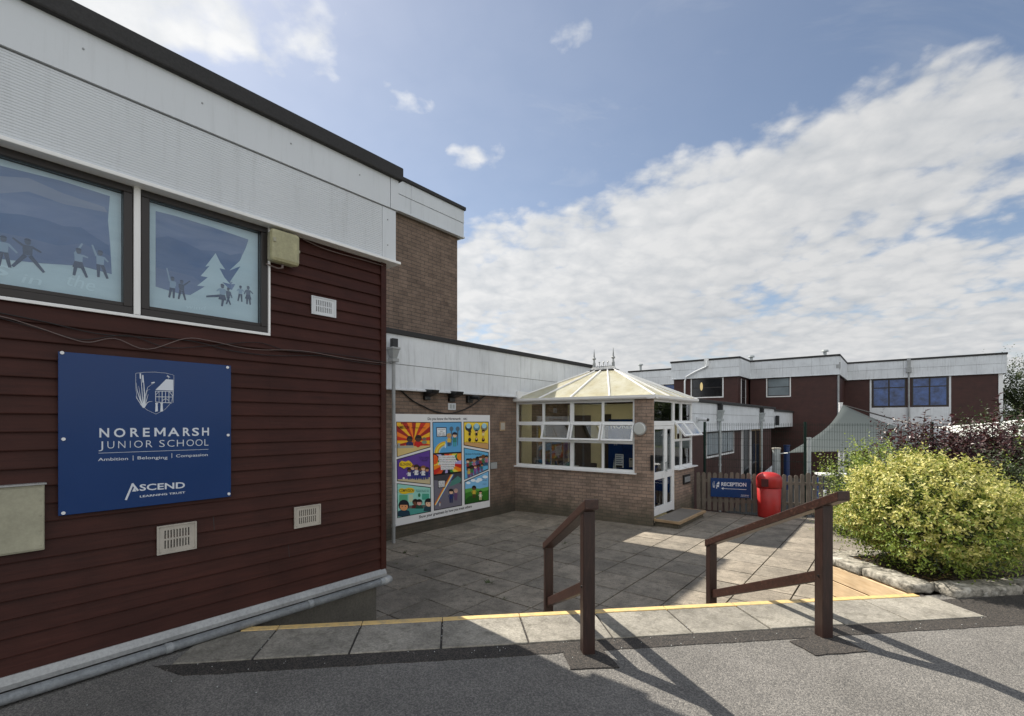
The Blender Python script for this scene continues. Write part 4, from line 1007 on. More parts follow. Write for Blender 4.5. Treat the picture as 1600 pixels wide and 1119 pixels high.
# loose cables along the wall
def cable(name, pts, r, mat, lab, FR, off, sag=0.0, jit=0.0, ppf=None):
    P_ = [(ppf or (lambda x, y: wp(x, y, FR, off)))(*p) for p in pts]
    m = MB(); m.M = FR; out = []
    for i in range(len(P_)-1):
        p0 = P_[max(i-1, 0)]; p1 = P_[i]; p2 = P_[i+1]; p3 = P_[min(i+2, len(P_)-1)]
        for k in range(5):
            t = k/5; 
            f = lambda a, b, c, d: .5*((2*b)+(-a+c)*t+(2*a-5*b+4*c-d)*t*t+(-a+3*b-3*c+d)*t*t*t)
            out.append((f(p0[0], p1[0], p2[0], p3[0]), off, f(p0[1], p1[1], p2[1], p3[1])))
    out.append((P_[-1][0], off, P_[-1][1])); m.tube(out, r, 6)
    o = m.build(name, mat, smooth=True); tag(o, lab, 'cable'); return o
cable('wall_cable', [(-700, 395), (-350, 450), (-90, 478), (0, 494), (60, 512), (110, 529), (140, 535), (180, 529), (230, 546), (290, 529), (330, 533), (395, 546), (470, 548), (540, 560), (603, 568)], .0027, 'cable_grey', 'pale thin cable sagging across the maroon boards below the windows', FL, -.035)
cable('wall_cable', [(-700, 385), (-350, 436), (-90, 470), (0, 489), (70, 503), (150, 521), (220, 527), (300, 533), (360, 548), (430, 556), (500, 556), (560, 566), (603, 571)], .0034, 'cable_black', 'dark cable bundled with the pale one above the school sign', FL, -.030)
cable('wall_cable', [(-700, 390), (-350, 428), (-90, 474), (0, 497), (80, 519), (130, 531), (200, 524), (260, 543), (320, 541), (400, 535), (450, 548), (520, 553), (603, 566)], .0028, 'cable_black', 'thinnest black cable looping across the maroon boards', FL, -.033)
cable('light_cable', [(474, 374), (500, 386), (530, 396), (560, 404), (598, 415)], .0035, 'cable_grey', 'thin cable from the floodlight along under the ribbed fascia', FL, -.035)
# waste pipe along the foot of the wall
pp = thing('waste_pipe', (XL+.1, 1, 0), 'long grey pipe running along the foot of the maroon wall', 'pipe')
m = MB(); m.M = FL; m.cyl((-5, -.085, .043), (2.74, -.085, .043), .031, 18); m.build('pipe', 'grey_pipe', pp, smooth=True)
for x_ in (1.02, 2.0, 2.70):
    m = MB(); m.M = FL; m.cyl((x_-.02, -.085, .043), (x_+.02, -.085, .043), .034, 18); m.box(x_-.015, x_+.015, -.085, -.0, .035, .051); m.build('pipe_clip', 'grey_pipe', pp)
m = MB(); m.M = FL; m.tube([(2.72, -.085, .043), (2.76, -.083, .043), (2.79, -.07, .04), (2.80, -.04, .035), (2.80, .12, .03)], .037, 14); m.build('elbow', 'hopper_grey', pp, smooth=True)

# ================================================================== things on the brick building
def downpipe(root_name, FR, x, zt, zb_, off, lab, group, r=.034, hopper=True, outlet=True, mat='hopper_grey', sc=1.0):
    t = thing(root_name, FR @ Vector((x, off, zb_)), lab, 'downpipe', group)
    m = MB(); m.M = FR
    hz_ = .20*sc if hopper else 0
    m.cyl((x, off, zb_), (x, off, zt-hz_), r, 14)
    m.cyl((x, off, (zt+zb_)/2-.03), (x, off, (zt+zb_)/2+.03), r*1.22, 14); m.cyl((x, off, zb_+.35), (x, off, zb_+.40), r*1.22, 14)
    m.build('pipe', mat, t)
    if hopper:
        m = MB(); m.M = FR; a, b = .045*sc, .080*sc
        vs = [(x-a, off-a, zt-.20*sc), (x+a, off-a, zt-.20*sc), (x+a, off+a, zt-.20*sc), (x-a, off+a, zt-.20*sc), (x-b, off-b, zt-.04*sc), (x+b, off-b, zt-.04*sc), (x+b, off+b, zt-.04*sc), (x-b, off+b, zt-.04*sc)]
        m.add(vs, [(3, 2, 1, 0), (4, 5, 6, 7), (0, 1, 5, 4), (1, 2, 6, 5), (2, 3, 7, 6), (3, 0, 4, 7)]); m.box(x-b*1.12, x+b*1.12, off-b*1.12, off+b*1.12, zt-.038*sc, zt)
        m.box(x-b*.9, x+b*.9, off-b*.9, off+b*.9, zt-.27*sc, zt-.205*sc)
        m.build('hopper', mat, t, bevel=.004)
    if outlet:
        m = MB(); m.M = FR; m.box(x-.055*sc, x+.055*sc, off-.06*sc, off+.03*sc, zt+.001, zt+.16*sc); m.build('outlet', 'black_plastic', t)
    return t
hx, hzt = wp(615, 543, FM, -.24)
downpipe('downpipe', FM, hx, hzt, gz(-7.7, 5.8)-.05, -.24, 'grey drainpipe with hopper head left of the comic strip board', None, sc=1.05)
def ZM(x, y, off=-.05): return wp(600+x/7.2727, 580+y/7.275, FM, off)   # upper wall, enlarged
for i, (xa, xb, ya, yb, lab) in enumerate(((452, 532, 205, 330, 'black hooded floodlight under the fascia, nearest the drainpipe'), (735, 810, 225, 350, 'black hooded floodlight above the small white vent'), (940, 1010, 250, 362, 'black floodlight with a bare lamp head, nearest the porch'))):
    p0, p1 = ZM(xa, ya), ZM(xb, yb)
    t = thing('security_light', FM @ Vector(((p0[0]+p1[0])/2, 0, p1[1])), lab, 'wall light', 'black lights under the white fascia')
    m = MB(); m.M = FM; m.box(p0[0]+.02, p1[0]-.02, -.07, 0, p1[1]+.0, p1[1]+.09); m.build('bracket', 'black_plastic', t, bevel=.008)
    z1 = p0[1]; z0 = p0[1]-.16
    m = MB(); m.M = FM
    if i < 2:
        m.M = FM; m.add([(p0[0], -.05, z0), (p1[0], -.05, z0), (p1[0], -.30, z1-.09), (p0[0], -.30, z1-.09), (p0[0], -.05, z1), (p1[0], -.05, z1), (p1[0], -.33, z1-.02), (p0[0], -.33, z1-.02)],
            [(0, 1, 2, 3), (7, 6, 5, 4), (0, 4, 5, 1), (1, 5, 6, 2), (2, 6, 7, 3), (3, 7, 4, 0)])
    else:
        m.box(p0[0]+.02, p1[0], -.08, -.0, z0-.01, z1-.06); m.cyl((p1[0]-.08, -.08, z1-.09), (p1[0]-.02, -.27, z1-.11), .045, 12, .055)
    m.build('lamp_head', 'black_plastic', t, bevel=.008)
p0, p1 = ZM(742, 362), ZM(828, 442)
t = thing('air_brick', FM @ Vector(((p0[0]+p1[0])/2, 0, p1[1])), 'small white double vent just above the comic strip board', 'vent')
m = MB(); m.M = FM; m.box(p0[0], p1[0], -.02, 0, p1[1], p0[1]); m.build('plate', 'vent_white', t, bevel=.003)
m = MB(); m.M = FM; w = p1[0]-p0[0]; m.box(p0[0]+w*.18, p0[0]+w*.44, -.024, -.0205, p1[1]+.03, p0[1]-.03); m.box(p0[0]+w*.56, p0[0]+w*.82, -.024, -.0205, p1[1]+.03, p0[1]-.03); m.build('louvre', 'steel_post', t)
p0, p1 = ZM(1322, 575, -.03), ZM(1382, 678, -.03)
t = thing('timber_vent', FM @ Vector(((p0[0]+p1[0])/2, 0, p1[1])), 'small tan vent plate on the brick between board and porch', 'vent')
m = MB(); m.M = FM; m.box(p0[0], p1[0], -.02, 0, p1[1], p0[1]); m.build('frame', 'step_timber', t, bevel=.003)
m = MB(); m.M = FM; m.box(p0[0]+.03, p1[0]-.03, -.026, -.0205, p1[1]+.03, p0[1]-.03); m.build('plate', 'vent_cream', t)
p0, p1 = wp(770, 723, FM, -.05), wp(776, 731, FM, -.05)
m = MB(); m.M = FM; m.box(p0[0]-.06, p1[0]+.02, -.05, 0, p1[1]-.02, p0[1]); tag(m.build('junction_box', 'hopper_grey', bevel=.006), 'small grey box on the brick just right of the comic strip board', 'junction box')
p0 = ZM(1412, 245)
m = MB(); m.M = FM; m.box(p0[0]-.06, p0[0]+.04, -.07, 0, p0[1]-.05, p0[1]+.05); tag(m.build('sensor_box', 'vent_white', bevel=.01), 'tiny white sensor box under the fascia beside the porch roof', 'sensor')
cable('hanging_cable', [(0, 195), (150, 205), (200, 225), (270, 290), (350, 350), (450, 400), (540, 445), (640, 472), (740, 480), (830, 465), (960, 415), (1080, 335), (1160, 270), (1210, 250), (1255, 262), (1290, 290), (1340, 275), (1400, 250)], .014, 'cable_black', 'thick black cable hanging in a loop above the comic strip board', FM, -.03, ppf=lambda x, y: ZM(x, y, -.03))

# ---- the comic strip board
MO = -.035
def ZB(x, y): return wp(610+x/5.888, 640+y/5.8895, FM, MO)
tl, tr, br_, bl_ = ZB(45, 42), ZB(913, 50), ZB(918, 890), ZB(48, 1080)
bx0, bx1, bz1, bz0 = (tl[0]+bl_[0])/2, (tr[0]+br_[0])/2, (tl[1]+tr[1])/2, (bl_[1]+br_[1])/2
bd = thing('comic_board', FM @ Vector(((bx0+bx1)/2, 0, bz0)), 'large white board with nine comic strip panels about school values', 'sign')
m = MB(); m.M = FM; m.box(bx0, bx1, MO, 0, bz0, bz1); m.build('board', 'poster_white', bd, bevel=.003)
A = MB(); A.M = FM; Y0 = MO-.0015
class Panel:
    def __init__(s, pts, bg):
        s.y = Y0; s.P = pts
        A.use(flat((.04, .04, .05))); cx = sum(p[0] for p in pts)/len(pts); cy = sum(p[1] for p in pts)/len(pts)
        A.poly([ZB(*p) for p in pts], s.y)
        s.inn = [(p[0]+(6 if p[0] < cx else -6), p[1]+(7 if p[1] < cy else -7)) for p in pts]
        A.use(flat(bg)); A.poly([ZB(*p) for p in s.inn], s.y-.0006); s.l = s.y-.0010
    def inside(s, p):
        c = False; n = len(s.inn)
        for i in range(n):
            a, b = s.inn[i], s.inn[(i+1) % n]
            if (a[1] > p[1]) != (b[1] > p[1]) and p[0] < (b[0]-a[0])*(p[1]-a[1])/(b[1]-a[1])+a[0]: c = not c
        return c
    def clip(s, poly):
        out = poly; n = len(s.inn)
        ar = sum(s.inn[i][0]*s.inn[(i+1) % n][1]-s.inn[(i+1) % n][0]*s.inn[i][1] for i in range(n)); sg = 1 if ar > 0 else -1
        for i in range(n):
            a, b = s.inn[i], s.inn[(i+1) % n]; src = out; out = []
            sd = lambda p: sg*((b[0]-a[0])*(p[1]-a[1])-(b[1]-a[1])*(p[0]-a[0]))
            for j in range(len(src)):
                p, q = src[j], src[(j+1) % len(src)]; dp, dq = sd(p), sd(q)
                if dp >= 0: out.append(p)
                if (dp >= 0) != (dq >= 0): t = dp/(dp-dq); out.append((p[0]+(q[0]-p[0])*t, p[1]+(q[1]-p[1])*t))
            if not out: return []
        return out
    def poly(s, pts, col, dl=.0003):
        s.l -= dl if dl > .0001 else .0001
        q = s.clip(pts)
        if len(q) > 2: A.use(flat(col)); A.poly([ZB(*p) for p in q], s.l)
    def disc(s, x, y, r, col, ry=None, n=14): s.poly([(x+r*math.cos(2*math.pi*i/n), y+(ry or r)*math.sin(2*math.pi*i/n)) for i in range(n)], col, .00012)
    def rays(s, x, y, n, cols, rr=600, off=0.0):
        for i in range(n):
            a = 2*math.pi*(i+off)/n; b = 2*math.pi*(i+1+off)/n
            s.poly([(x, y), (x+rr*math.cos(a), y+rr*math.sin(a)), (x+rr*math.cos(b), y+rr*math.sin(b))], cols[i % len(cols)], 0)
    def text(s, t, x0, x1, y, h, col=(.05, .05, .06), y1=None):
        s.l -= .0003; A.use(flat(col)); a, b = ZB(x0, y), ZB(x1, y if y1 is None else y1); hh = abs(ZB(x0, y-h)[1]-a[1]); put_text(A, t, a, b, hh, s.l, .01)
    def kid(s, x, y, h, skin, hair, top, bot, wave=0):
        """flat cartoon child standing with feet at (x,y)"""
        w = h*.5
        s.poly([(x-w*.22, y), (x-w*.04, y), (x-w*.03, y-h*.36), (x-w*.24, y-h*.36)], bot); s.poly([(x+w*.04, y), (x+w*.22, y), (x+w*.24, y-h*.36), (x+w*.03, y-h*.36)], bot, .00001)
        s.poly([(x-w*.28, y-h*.30), (x+w*.28, y-h*.30), (x+w*.22, y-h*.62), (x-w*.22, y-h*.62)], top)
        for sd in (-1, 1):
            up = -1 if wave and sd == 1 else 1
            s.poly([(x+sd*w*.20, y-h*.60), (x+sd*w*.30, y-h*.55), (x+sd*w*.48, y-h*(.47-.06*0)+up*-0 - (h*.28 if up < 0 else 0)), (x+sd*w*.40, y-h*.43-(h*.30 if up < 0 else 0))], top, .00001)
        s.disc(x, y-h*.82, h*.185, hair, h*.19); s.disc(x, y-h*.76, h*.135, skin, h*.13)
        s.poly([(x-h*.13, y-h*.82), (x+h*.13, y-h*.82), (x+h*.10, y-h*.91), (x-h*.10, y-h*.91)], hair)
        for sd in (-1, 1): s.disc(x+sd*h*.05, y-h*.77, max(h*.016, .8), (.05, .04, .04), n=6)
    def bust(s, x, y, h, skin, hair, top):
        s.poly([(x-h*.42, y), (x+h*.42, y), (x+h*.34, y-h*.34), (x+h*.12, y-h*.42), (x-h*.12, y-h*.42), (x-h*.34, y-h*.34)], top)
        s.disc(x, y-h*.70, h*.33, hair, h*.34); s.disc(x, y-h*.60, h*.25, skin, h*.24)
        s.poly([(x-h*.25, y-h*.72), (x+h*.25, y-h*.72), (x+h*.2, y-h*.9), (x-h*.2, y-h*.9)], hair)
        for sd in (-1, 1): s.disc(x+sd*h*.1, y-h*.62, h*.03, (.05, .04, .04), n=6)
SK = [(.93, .76, .62), (.45, .29, .20), (.78, .56, .40), (.30, .19, .14)]
# panel 1 ambition
p = Panel([(52, 112), (368, 116), (368, 348), (58, 438)], (.95, .62, .10))
p.rays(215, 285, 26, [(.95, .72, .10), (.78, .16, .05), (.96, .50, .08), (.62, .07, .04)])
p.poly([(40, 345), (380, 330), (380, 460), (40, 460)], (.84, .74, .48))
p.poly([(60, 335), (212, 330), (212, 352), (60, 358)], (.66, .66, .58))
p.bust(176, 330, 84, SK[3], (.06, .04, .04), (.10, .12, .35)); p.bust(255, 332, 96, SK[3], (.12, .05, .03), (.75, .10, .06))
p.poly([(225, 305), (285, 305), (270, 340), (252, 350), (236, 340)], (.78, .08, .06)); p.disc(310, 268, 20, (.45, .42, .34), 12); p.disc(310, 300, 24, (.50, .56, .44), 16); p.poly([(64, 310), (86, 310), (86, 350), (64, 352)], (.6, .62, .6))
p.text('AMBITION', 70, 172, 178, 30); p.text('BE', 95, 150, 136, 18, (.55, .08, .04)); p.text('dream big and work hard', 190, 320, 172, 11, (.35, .12, .05))
# panel 2 belonging
p = Panel([(56, 458), (366, 370), (370, 692), (60, 660)], (.36, .22, .58))
p.poly([(40, 645), (380, 622), (380, 710), (40, 700)], (.80, .74, .58))
for i, (x, h, k) in enumerate(((172, 110, 1), (205, 135, 0), (238, 140, 2), (270, 118, 1), (300, 130, 0), (334, 112, 2))): p.kid(x, 645-4*(i % 2), h, SK[k], [(.08, .05, .04), (.55, .35, .15), (.2, .1, .06)][i % 3], (.88, .88, .88) if i % 2 == 0 else (.12, .16, .40), (.12, .20, .50))
p.poly([(78, 492), (100, 470), (132, 480), (164, 468), (188, 486), (200, 505), (186, 530), (150, 528), (120, 545), (96, 530), (76, 520)], (.93, .78, .12))
p.text('BELONGING', 84, 186, 516, 24); p.text('everyone is welcome', 262, 350, 442, 10, (.1, .08, .2)); p.text('in our school', 268, 346, 458, 10, (.1, .08, .2)); p.text('family', 285, 340, 474, 10, (.1, .08, .2)); p.disc(118, 632, 10, (.9, .88, .85))
# panel 3 compassion
p = Panel([(58, 678), (372, 714), (374, 940), (62, 1000)], (.60, .84, .78))
p.poly([(80, 785), (158, 785), (158, 850), (80, 850)], (.36, .68, .52)); p.poly([(168, 782), (208, 782), (208, 850), (168, 850)], (.78, .84, .70)); p.poly([(290, 775), (355, 775), (355, 830), (290, 830)], (.28, .64, .54)); p.disc(264, 788, 12, (.15, .45, .3), 18)
p.poly([(130, 885), (380, 875), (380, 905), (130, 915)], (.42, .40, .38)); p.poly([(130, 912), (380, 905), (380, 960), (130, 975)], (.30, .62, .58))
p.bust(122, 985, 150, (.90, .62, .42), (.05, .09, .14), (.08, .22, .30)); p.bust(228, 910, 85, SK[1], (.07, .04, .04), (.35, .1, .12)); p.bust(264, 912, 85, (.90, .66, .60), (.08, .05, .05), (.10, .30, .25)); p.bust(350, 935, 115, SK[0], (.05, .06, .09), (.12, .25, .30))
p.poly([(78, 735), (96, 722), (130, 730), (165, 718), (200, 722), (222, 740), (212, 765), (170, 768), (130, 778), (95, 772), (76, 758)], (.93, .78, .12))
p.text('COMPASSION', 80, 214, 758, 26); p.text('kind words and kind', 232, 352, 745, 9, (.05, .3, .28)); p.text('actions every day', 238, 352, 758, 9, (.05, .3, .28))
# panel 4 talent
p = Panel([(386, 114), (654, 112), (657, 395), (390, 408)], (.36, .64, .83))
for r_, c in ((112, (.90, .72, .15)), (98, (.95, .85, .30)), (84, (.85, .65, .12)), (72, (.60, .78, .85)), (60, (.36, .64, .83))): p.disc(515, 400, r_, c, r_*.98, 26)
p.poly([(505, 290), (660, 290), (660, 405), (505, 405)], (.36, .64, .83))
for x in (560, 618): p.disc(x, 178, 18, (.32, .40, .46), 22); p.poly([(x-6, 195), (x+6, 195), (x+2, 330), (x-4, 330)], (.32, .40, .46))
p.kid(538, 338, 120, SK[2], (.75, .62, .35), (.86, .72, .28), (.15, .20, .35)); p.kid(590, 340, 132, SK[0], (.06, .08, .18), (.20, .50, .45), (.25, .60, .62)); p.disc(503, 335, 7, (.8, .9, .95), 20)
p.poly([(420, 163), (514, 163), (514, 250), (424, 252)], (.06, .06, .07)); p.poly([(426, 170), (508, 170), (508, 243), (429, 246)], (.90, .92, .93))
p.text('WE ALWAYS', 434, 502, 188, 10); p.text('TRY', 452, 484, 205, 10); p.text('OUR VERY', 440, 498, 222, 10); p.text('BEST HERE', 434, 502, 239, 10)
# panel 5 burst
p = Panel([(390, 408), (657, 395), (658, 574), (394, 604)], (.85, .5, .2))
p.rays(522, 492, 22, [(.80, .15, .10), (.95, .55, .10), (.92, .85, .30), (.20, .55, .25), (.06, .08, .20), (.70, .65, .85), (.10, .10, .14), (.85, .30, .12)], 400, .3)
p.disc(402, 462, 36, (.90, .35, .08), 46); p.disc(640, 430, 30, (.95, .55, .10), 40)
for k, (a_, b_) in enumerate(((442, 590), (440, 600), (448, 612), (440, 592), (460, 590), (462, 580))):
    p.poly([(a_, 425+k*22), (b_, 421+k*22), (b_, 441+k*22), (a_, 446+k*22)], (.90, .90, .90)); p.text(['our actions speak louder', 'than our words and we', 'all help each other to be', 'the very best we can be', 'at school and at home', 'each and every day'][k], a_+6, b_-6, 440+k*22, 9)
# panel 6 road
p = Panel([(394, 604), (658, 574), (659, 884), (400, 932)], (.44, .43, .48))
p.poly([(394, 600), (660, 570), (660, 690), (590, 650), (520, 660), (394, 650)], (.25, .25, .28)); p.poly([(560, 660), (620, 610), (655, 640), (640, 670), (540, 712)], (.30, .52, .48))
for k, c in enumerate(((.85, .35, .12), (.92, .75, .25), (.90, .88, .80), (.25, .40, .65))): p.poly([(398+k*7, 880), (406+k*7, 880), (560+k*9, 598), (550+k*9, 598)], c, .00002)
p.poly([(436, 650), (505, 648), (503, 718), (438, 724)], (.06, .06, .07)); p.poly([(442, 657), (499, 655), (497, 712), (444, 717)], (.90, .90, .90))
p.text('SET OUT', 448, 494, 672, 9); p.text('ON THE', 450, 490, 686, 9); p.text('ROAD TO', 448, 494, 700, 9); p.text('SUCCESS', 448, 494, 713, 9)
p.kid(557, 858, 128, SK[0], (.05, .06, .10), (.12, .20, .42), (.10, .14, .32)); p.kid(600, 835, 108, (.85, .66, .6), (.7, .6, .55), (.42, .28, .45), (.40, .26, .42)); p.kid(452, 890, 42, SK[0], (.5, .12, .1), (.8, .8, .8), (.8, .8, .8)); 
# panel 7 cheering
p = Panel([(672, 112), (904, 112), (906, 372), (674, 330)], (.95, .82, .22))
p.poly([(660, 300), (920, 312), (920, 380), (660, 370)], (.80, .62, .40))
for x, c in ((718, (.15, .18, .22)), (792, (.35, .55, .58)), (862, (.50, .46, .36))): p.disc(x, 165, 32, c, 34); p.disc(x, 150, 22, (.62, .80, .86), 24)
for x, k in ((728, 3), (790, 0), (852, 2)): p.kid(x, 262, 76, SK[k], (.06, .05, .04), [(.10, .10, .12), (.92, .90, .86), (.9, .85, .6)][k % 3], (.85, .7, .2), 1); p.disc(x, 278, 14, (.07, .05, .05), 18); p.disc(x, 270, 8, SK[k], 8)
p.text('we cheer on all our friends at school', 690, 888, 300, 9, (.25, .12, .05), 312)
# panel 8 crowd
p = Panel([(674, 350), (905, 392), (903, 552), (678, 648)], (.40, .70, .86))
p.text('BE GOOD TO THE WORLD', 690, 838, 418, 16)
for i, (x, y, h) in enumerate(((712, 560, 110), (735, 548, 100), (768, 552, 105), (800, 540, 108), (826, 528, 100), (852, 520, 105), (880, 515, 95))): p.kid(x, y, h, SK[i % 4], [(.06, .05, .05), (.3, .15, .08), (.45, .3, .12)][i % 3], [(.60, .20, .22), (.25, .45, .28), (.75, .45, .55), (.32, .30, .50)][i % 4], (.2, .2, .3))
for i, (x, y, h) in enumerate(((718, 625, 100), (745, 610, 100), (776, 598, 88), (806, 582, 80), (836, 566, 72))): p.kid(x, y, h, SK[(i+2) % 4], [(.05, .05, .06), (.08, .10, .07), (.5, .2, .15)][i % 3], [(.80, .68, .30), (.25, .50, .30), (.60, .35, .62), (.5, .2, .4), (.2, .45, .5)][i], (.5, .3, .5))
# panel 9 field
p = Panel([(680, 662), (906, 562), (907, 836), (682, 876)], (.50, .74, .90))
for x, y, r_ in ((716, 675, 20), (760, 652, 22), (820, 645, 26), (870, 620, 24), (800, 660, 20)): p.disc(x, y, r_, (.92, .95, .97), r_*.6)
p.poly([(670, 735), (740, 722), (820, 728), (920, 705), (920, 900), (670, 900)], (.40, .66, .30)); p.poly([(670, 775), (760, 748), (860, 752), (920, 735), (920, 900), (670, 900)], (.22, .48, .16)); p.poly([(670, 850), (720, 800), (800, 780), (860, 830), (850, 900), (670, 900)], (.14, .34, .12))
p.kid(768, 812, 112, SK[1], (.06, .04, .04), (.82, .70, .25), (.35, .22, .15)); p.kid(826, 832, 88, SK[0], (.06, .04, .04), (.90, .88, .80), (.85, .80, .62))
p.text('play fair and', 838, 884, 640, 8, (.08, .2, .45)); p.text('share with', 842, 884, 655, 8, (.08, .2, .45)); p.text('everyone', 846, 880, 688, 8, (.08, .2, .45))
A.build('comic_panels', None, bd)
A = MB(); A.M = FM; A.use('cable_black')
put_text(A, 'Do you know the Noremarsh', ZB(343, 96), ZB(645, 94), abs(ZB(0, 70)[1]-ZB(0, 94)[1]), Y0, .02); put_text(A, 'ABC', ZB(668, 94), ZB(707, 94), abs(ZB(0, 74)[1]-ZB(0, 94)[1]), Y0, .02)
put_text(A, 'Show your greatness by how you treat others', ZB(262, 1002), ZB(748, 900), .058, Y0, .022)
A.build('lettering', None, bd)

# ================================================================== handrails
def rail_set(name, pxc, d0, L, lab, zt0, slope, over, lowz=1.02):
    c = c2w((pxc-HX)/F*d0, d0); q = FE.inverted() @ c; s0, t0 = q.x, q.y
    t = thing(name, (c.x, c.y, 0), lab, 'handrail', 'dark stained timber handrails down the steps')
    h = .041
    zu = zt0
    def zr_(tt): return zu-slope*(tt-t0)
    m = MB(); m.M = FE; m.box(s0-h, s0+h, t0-h, t0+h, -.15, zr_(t0)-.03); m.build('post', 'post_wood', t, bevel=.006)
    t1 = t0+L
    m = MB(); m.M = FE; m.box(s0-h*.95, s0+h*.95, t1-h, t1+h, -1.0, zr_(t1)-.03); m.build('post', 'post_wood', t, bevel=.006)
    def sloped(a, b, za, zb_, w, th, nm):
        # long member as a box turned down the slope, plumb-cut ends
        m = MB(); m.M = FE @ Matrix.Translation((s0, a, 0))
        m.add([(-w, 0, za-th), (w, 0, za-th), (w, b-a, zb_-th), (-w, b-a, zb_-th), (-w, 0, za), (w, 0, za), (w, b-a, zb_), (-w, b-a, zb_)],
              [(3, 2, 1, 0), (4, 5, 6, 7), (0, 1, 5, 4), (1, 2, 6, 5), (2, 3, 7, 6), (3, 0, 4, 7)])
        return m.build(nm, 'rail_wood', t, bevel=.006)
    sloped(t0-over, t1+h+.01, zr_(t0-over), zr_(t1+h+.01), .047, .068, 'top_rail')
    mz = .51
    sloped(t0+h+.001, t1+h*.6, zr_(t0+h)-mz, zr_(t1+h*.6)-mz-.02, .020, .085, 'mid_rail')
    for zz in (zr_(t0)-mz-.045,):
        m = MB(); m.M = FE; m.cyl((s0-h, t0, zz), (s0-h-.006, t0, zz), .008, 8); m.build('bolt_head', 'black_plastic', t)
    return t
rail_set('handrail', 918, 3.19, 1.31, 'left of the two dark wooden handrails, nearest to the maroon building', 1.00, .445, .10)
rail_set('handrail', 1287, 3.43, 1.50, 'right of the two dark wooden handrails, beside the yellow bush', .995, .44, .18)

# ================================================================== litter bin, picket fence, mesh fence
fd = lambda px, d: c2w((px-HX)/F*d, d)
bc = fd(1201.5, 11.5); bz = gz(bc.x, bc.y)
lbn = thing('litter_bin', (bc.x, bc.y, bz), 'red domed plastic litter bin standing in front of the picket fence', 'litter bin')
r = .262
m = MB(); m.lathe([(r*.90, 0), (r*.93, .02), (r*1.0, .70), (r*.96, .705)], (bc.x, bc.y, bz), 36); m.build('body', 'bin_red', lbn, smooth=True)
m = MB(); m.lathe([(r*1.02, .712), (r*1.06, .72), (r*1.07, .90), (r*1.03, .955), (r*.90, 1.01), (r*.62, 1.055), (r*.30, 1.075), (.01, 1.08)], (bc.x, bc.y, bz), 36); m.build('hood', 'bin_red', lbn, smooth=True)
dv = (Vector((0, 0, 0))-Vector((bc.x, bc.y, 0))).normalized(); sdv = Vector((-dv.y, dv.x, 0))
m = MB(); cc = Vector((bc.x, bc.y, bz+.84))+dv*r*1.0-sdv*.085
for a_ in (0,):
    vs = [cc+sdv*x*.075+dv*y+Vector((0, 0, z)) for y in (-.05, .026) for x in (-1, 1) for z in (-.09, .09)]
    m.add(vs, [(0, 1, 3, 2), (4, 6, 7, 5), (0, 4, 5, 1), (2, 3, 7, 6), (0, 2, 6, 4), (1, 5, 7, 3)])
m.build('opening', 'bin_hole', lbn)

f0, f1 = fd(1088, 12.35), fd(1345, 11.3)
pf = thing('picket_fence', (f0.x, f0.y, gz(f0.x, f0.y)), 'weathered round-topped picket fence behind the red bin and blue sign', 'fence')
fl = (f1-f0).length; fa = math.atan2(f1.y-f0.y, f1.x-f0.x); FF = frame(f0.x, f0.y, fa)
npk = int(fl/.132); rs = random.Random(9)
for i in range(npk+1):
    x = i*.132+.05; zb_ = gz(f0.x, f0.y)+.03+rs.uniform(-.012, .012); zt_ = zb_+.98+rs.uniform(-.015, .02); w = .045
    if 2.5 < x < 2.68: zt_ += .05; w = .05
    m = MB(); m.M = FF @ Matrix.Translation((x, 0, 0)) @ Matrix.Rotation(rs.uniform(-.012, .012), 4, 'Y')
    m.prism([(-w, zb_), (w, zb_), (w, zt_-w)]+[(w*math.cos(a), zt_-w+w*math.sin(a)) for a in (R(30), R(60), R(90), R(120), R(150))]+[(-w, zt_-w)], 0, .02)
    m.build('picket', 'picket_wood', pf)
for z in (.25, .75):
    m = MB(); m.M = FF; m.box(0, fl, .021, .055, gz(f0.x, f0.y)+z, gz(f0.x, f0.y)+z+.07); m.build('fence_rail', 'picket_wood', pf)
for x in (.05, 1.75, 3.4): 
    m = MB(); m.M = FF; m.box(x, x+.09, .056, .146, gz(f0.x, f0.y)-.1, gz(f0.x, f0.y)+.9); m.build('fence_post', 'picket_wood', pf)
# reception sign on the fence
RO = -.03
def ZR(x, y): return wp(1080+x/6.154, 640+y/6.156, FF, RO)
a_, b_, c_q = ZR(188, 655), ZR(575, 672), ZR(575, 855); d_q = ZR(190, 835)
rs_ = thing('reception_sign', FF @ Vector(((a_[0]+b_[0])/2, RO, c_q[1])), 'blue sign reading RECEPTION with a white arrow on the picket fence', 'sign')
ztp, zbt = (a_[1]+b_[1])/2, (c_q[1]+d_q[1])/2
m = MB(); m.M = FF; m.box(a_[0], b_[0], RO, -.002, zbt, ztp); m.build('board', 'sign_blue', rs_, bevel=.002)
m = MB(); m.M = FF; Y = RO-.002; tilt = 0
put_text(m, 'RECEPTION', ZR(290, 733), ZR(530, 740), .088, Y, .03)
stroke(m, [ZR(305, 760), ZR(530, 770)], .012, Y); m.poly([ZR(288, 758), ZR(312, 747), ZR(310, 772)], Y-.0005)
for pts in (((212, 748), (208, 715), (214, 690)), ((216, 750), (220, 715), (224, 690)), ((222, 752), (228, 730), (232, 725))): stroke(m, [ZR(*q) for q in pts], .012, Y, .004)
m.poly([ZR(242, 718), ZR(262, 694), ZR(270, 696), ZR(271, 722)], Y); m.poly([ZR(243, 724), ZR(270, 728), ZR(266, 745), ZR(243, 742)], Y); m.poly([ZR(240, 745), ZR(250, 746), ZR(248, 762), ZR(240, 760)], Y)
put_text(m, 'ASCEND', ZR(478, 826), ZR(555, 832), .022, Y, .03); stroke(m, [ZR(475, 836), ZR(555, 842)], .006, Y)
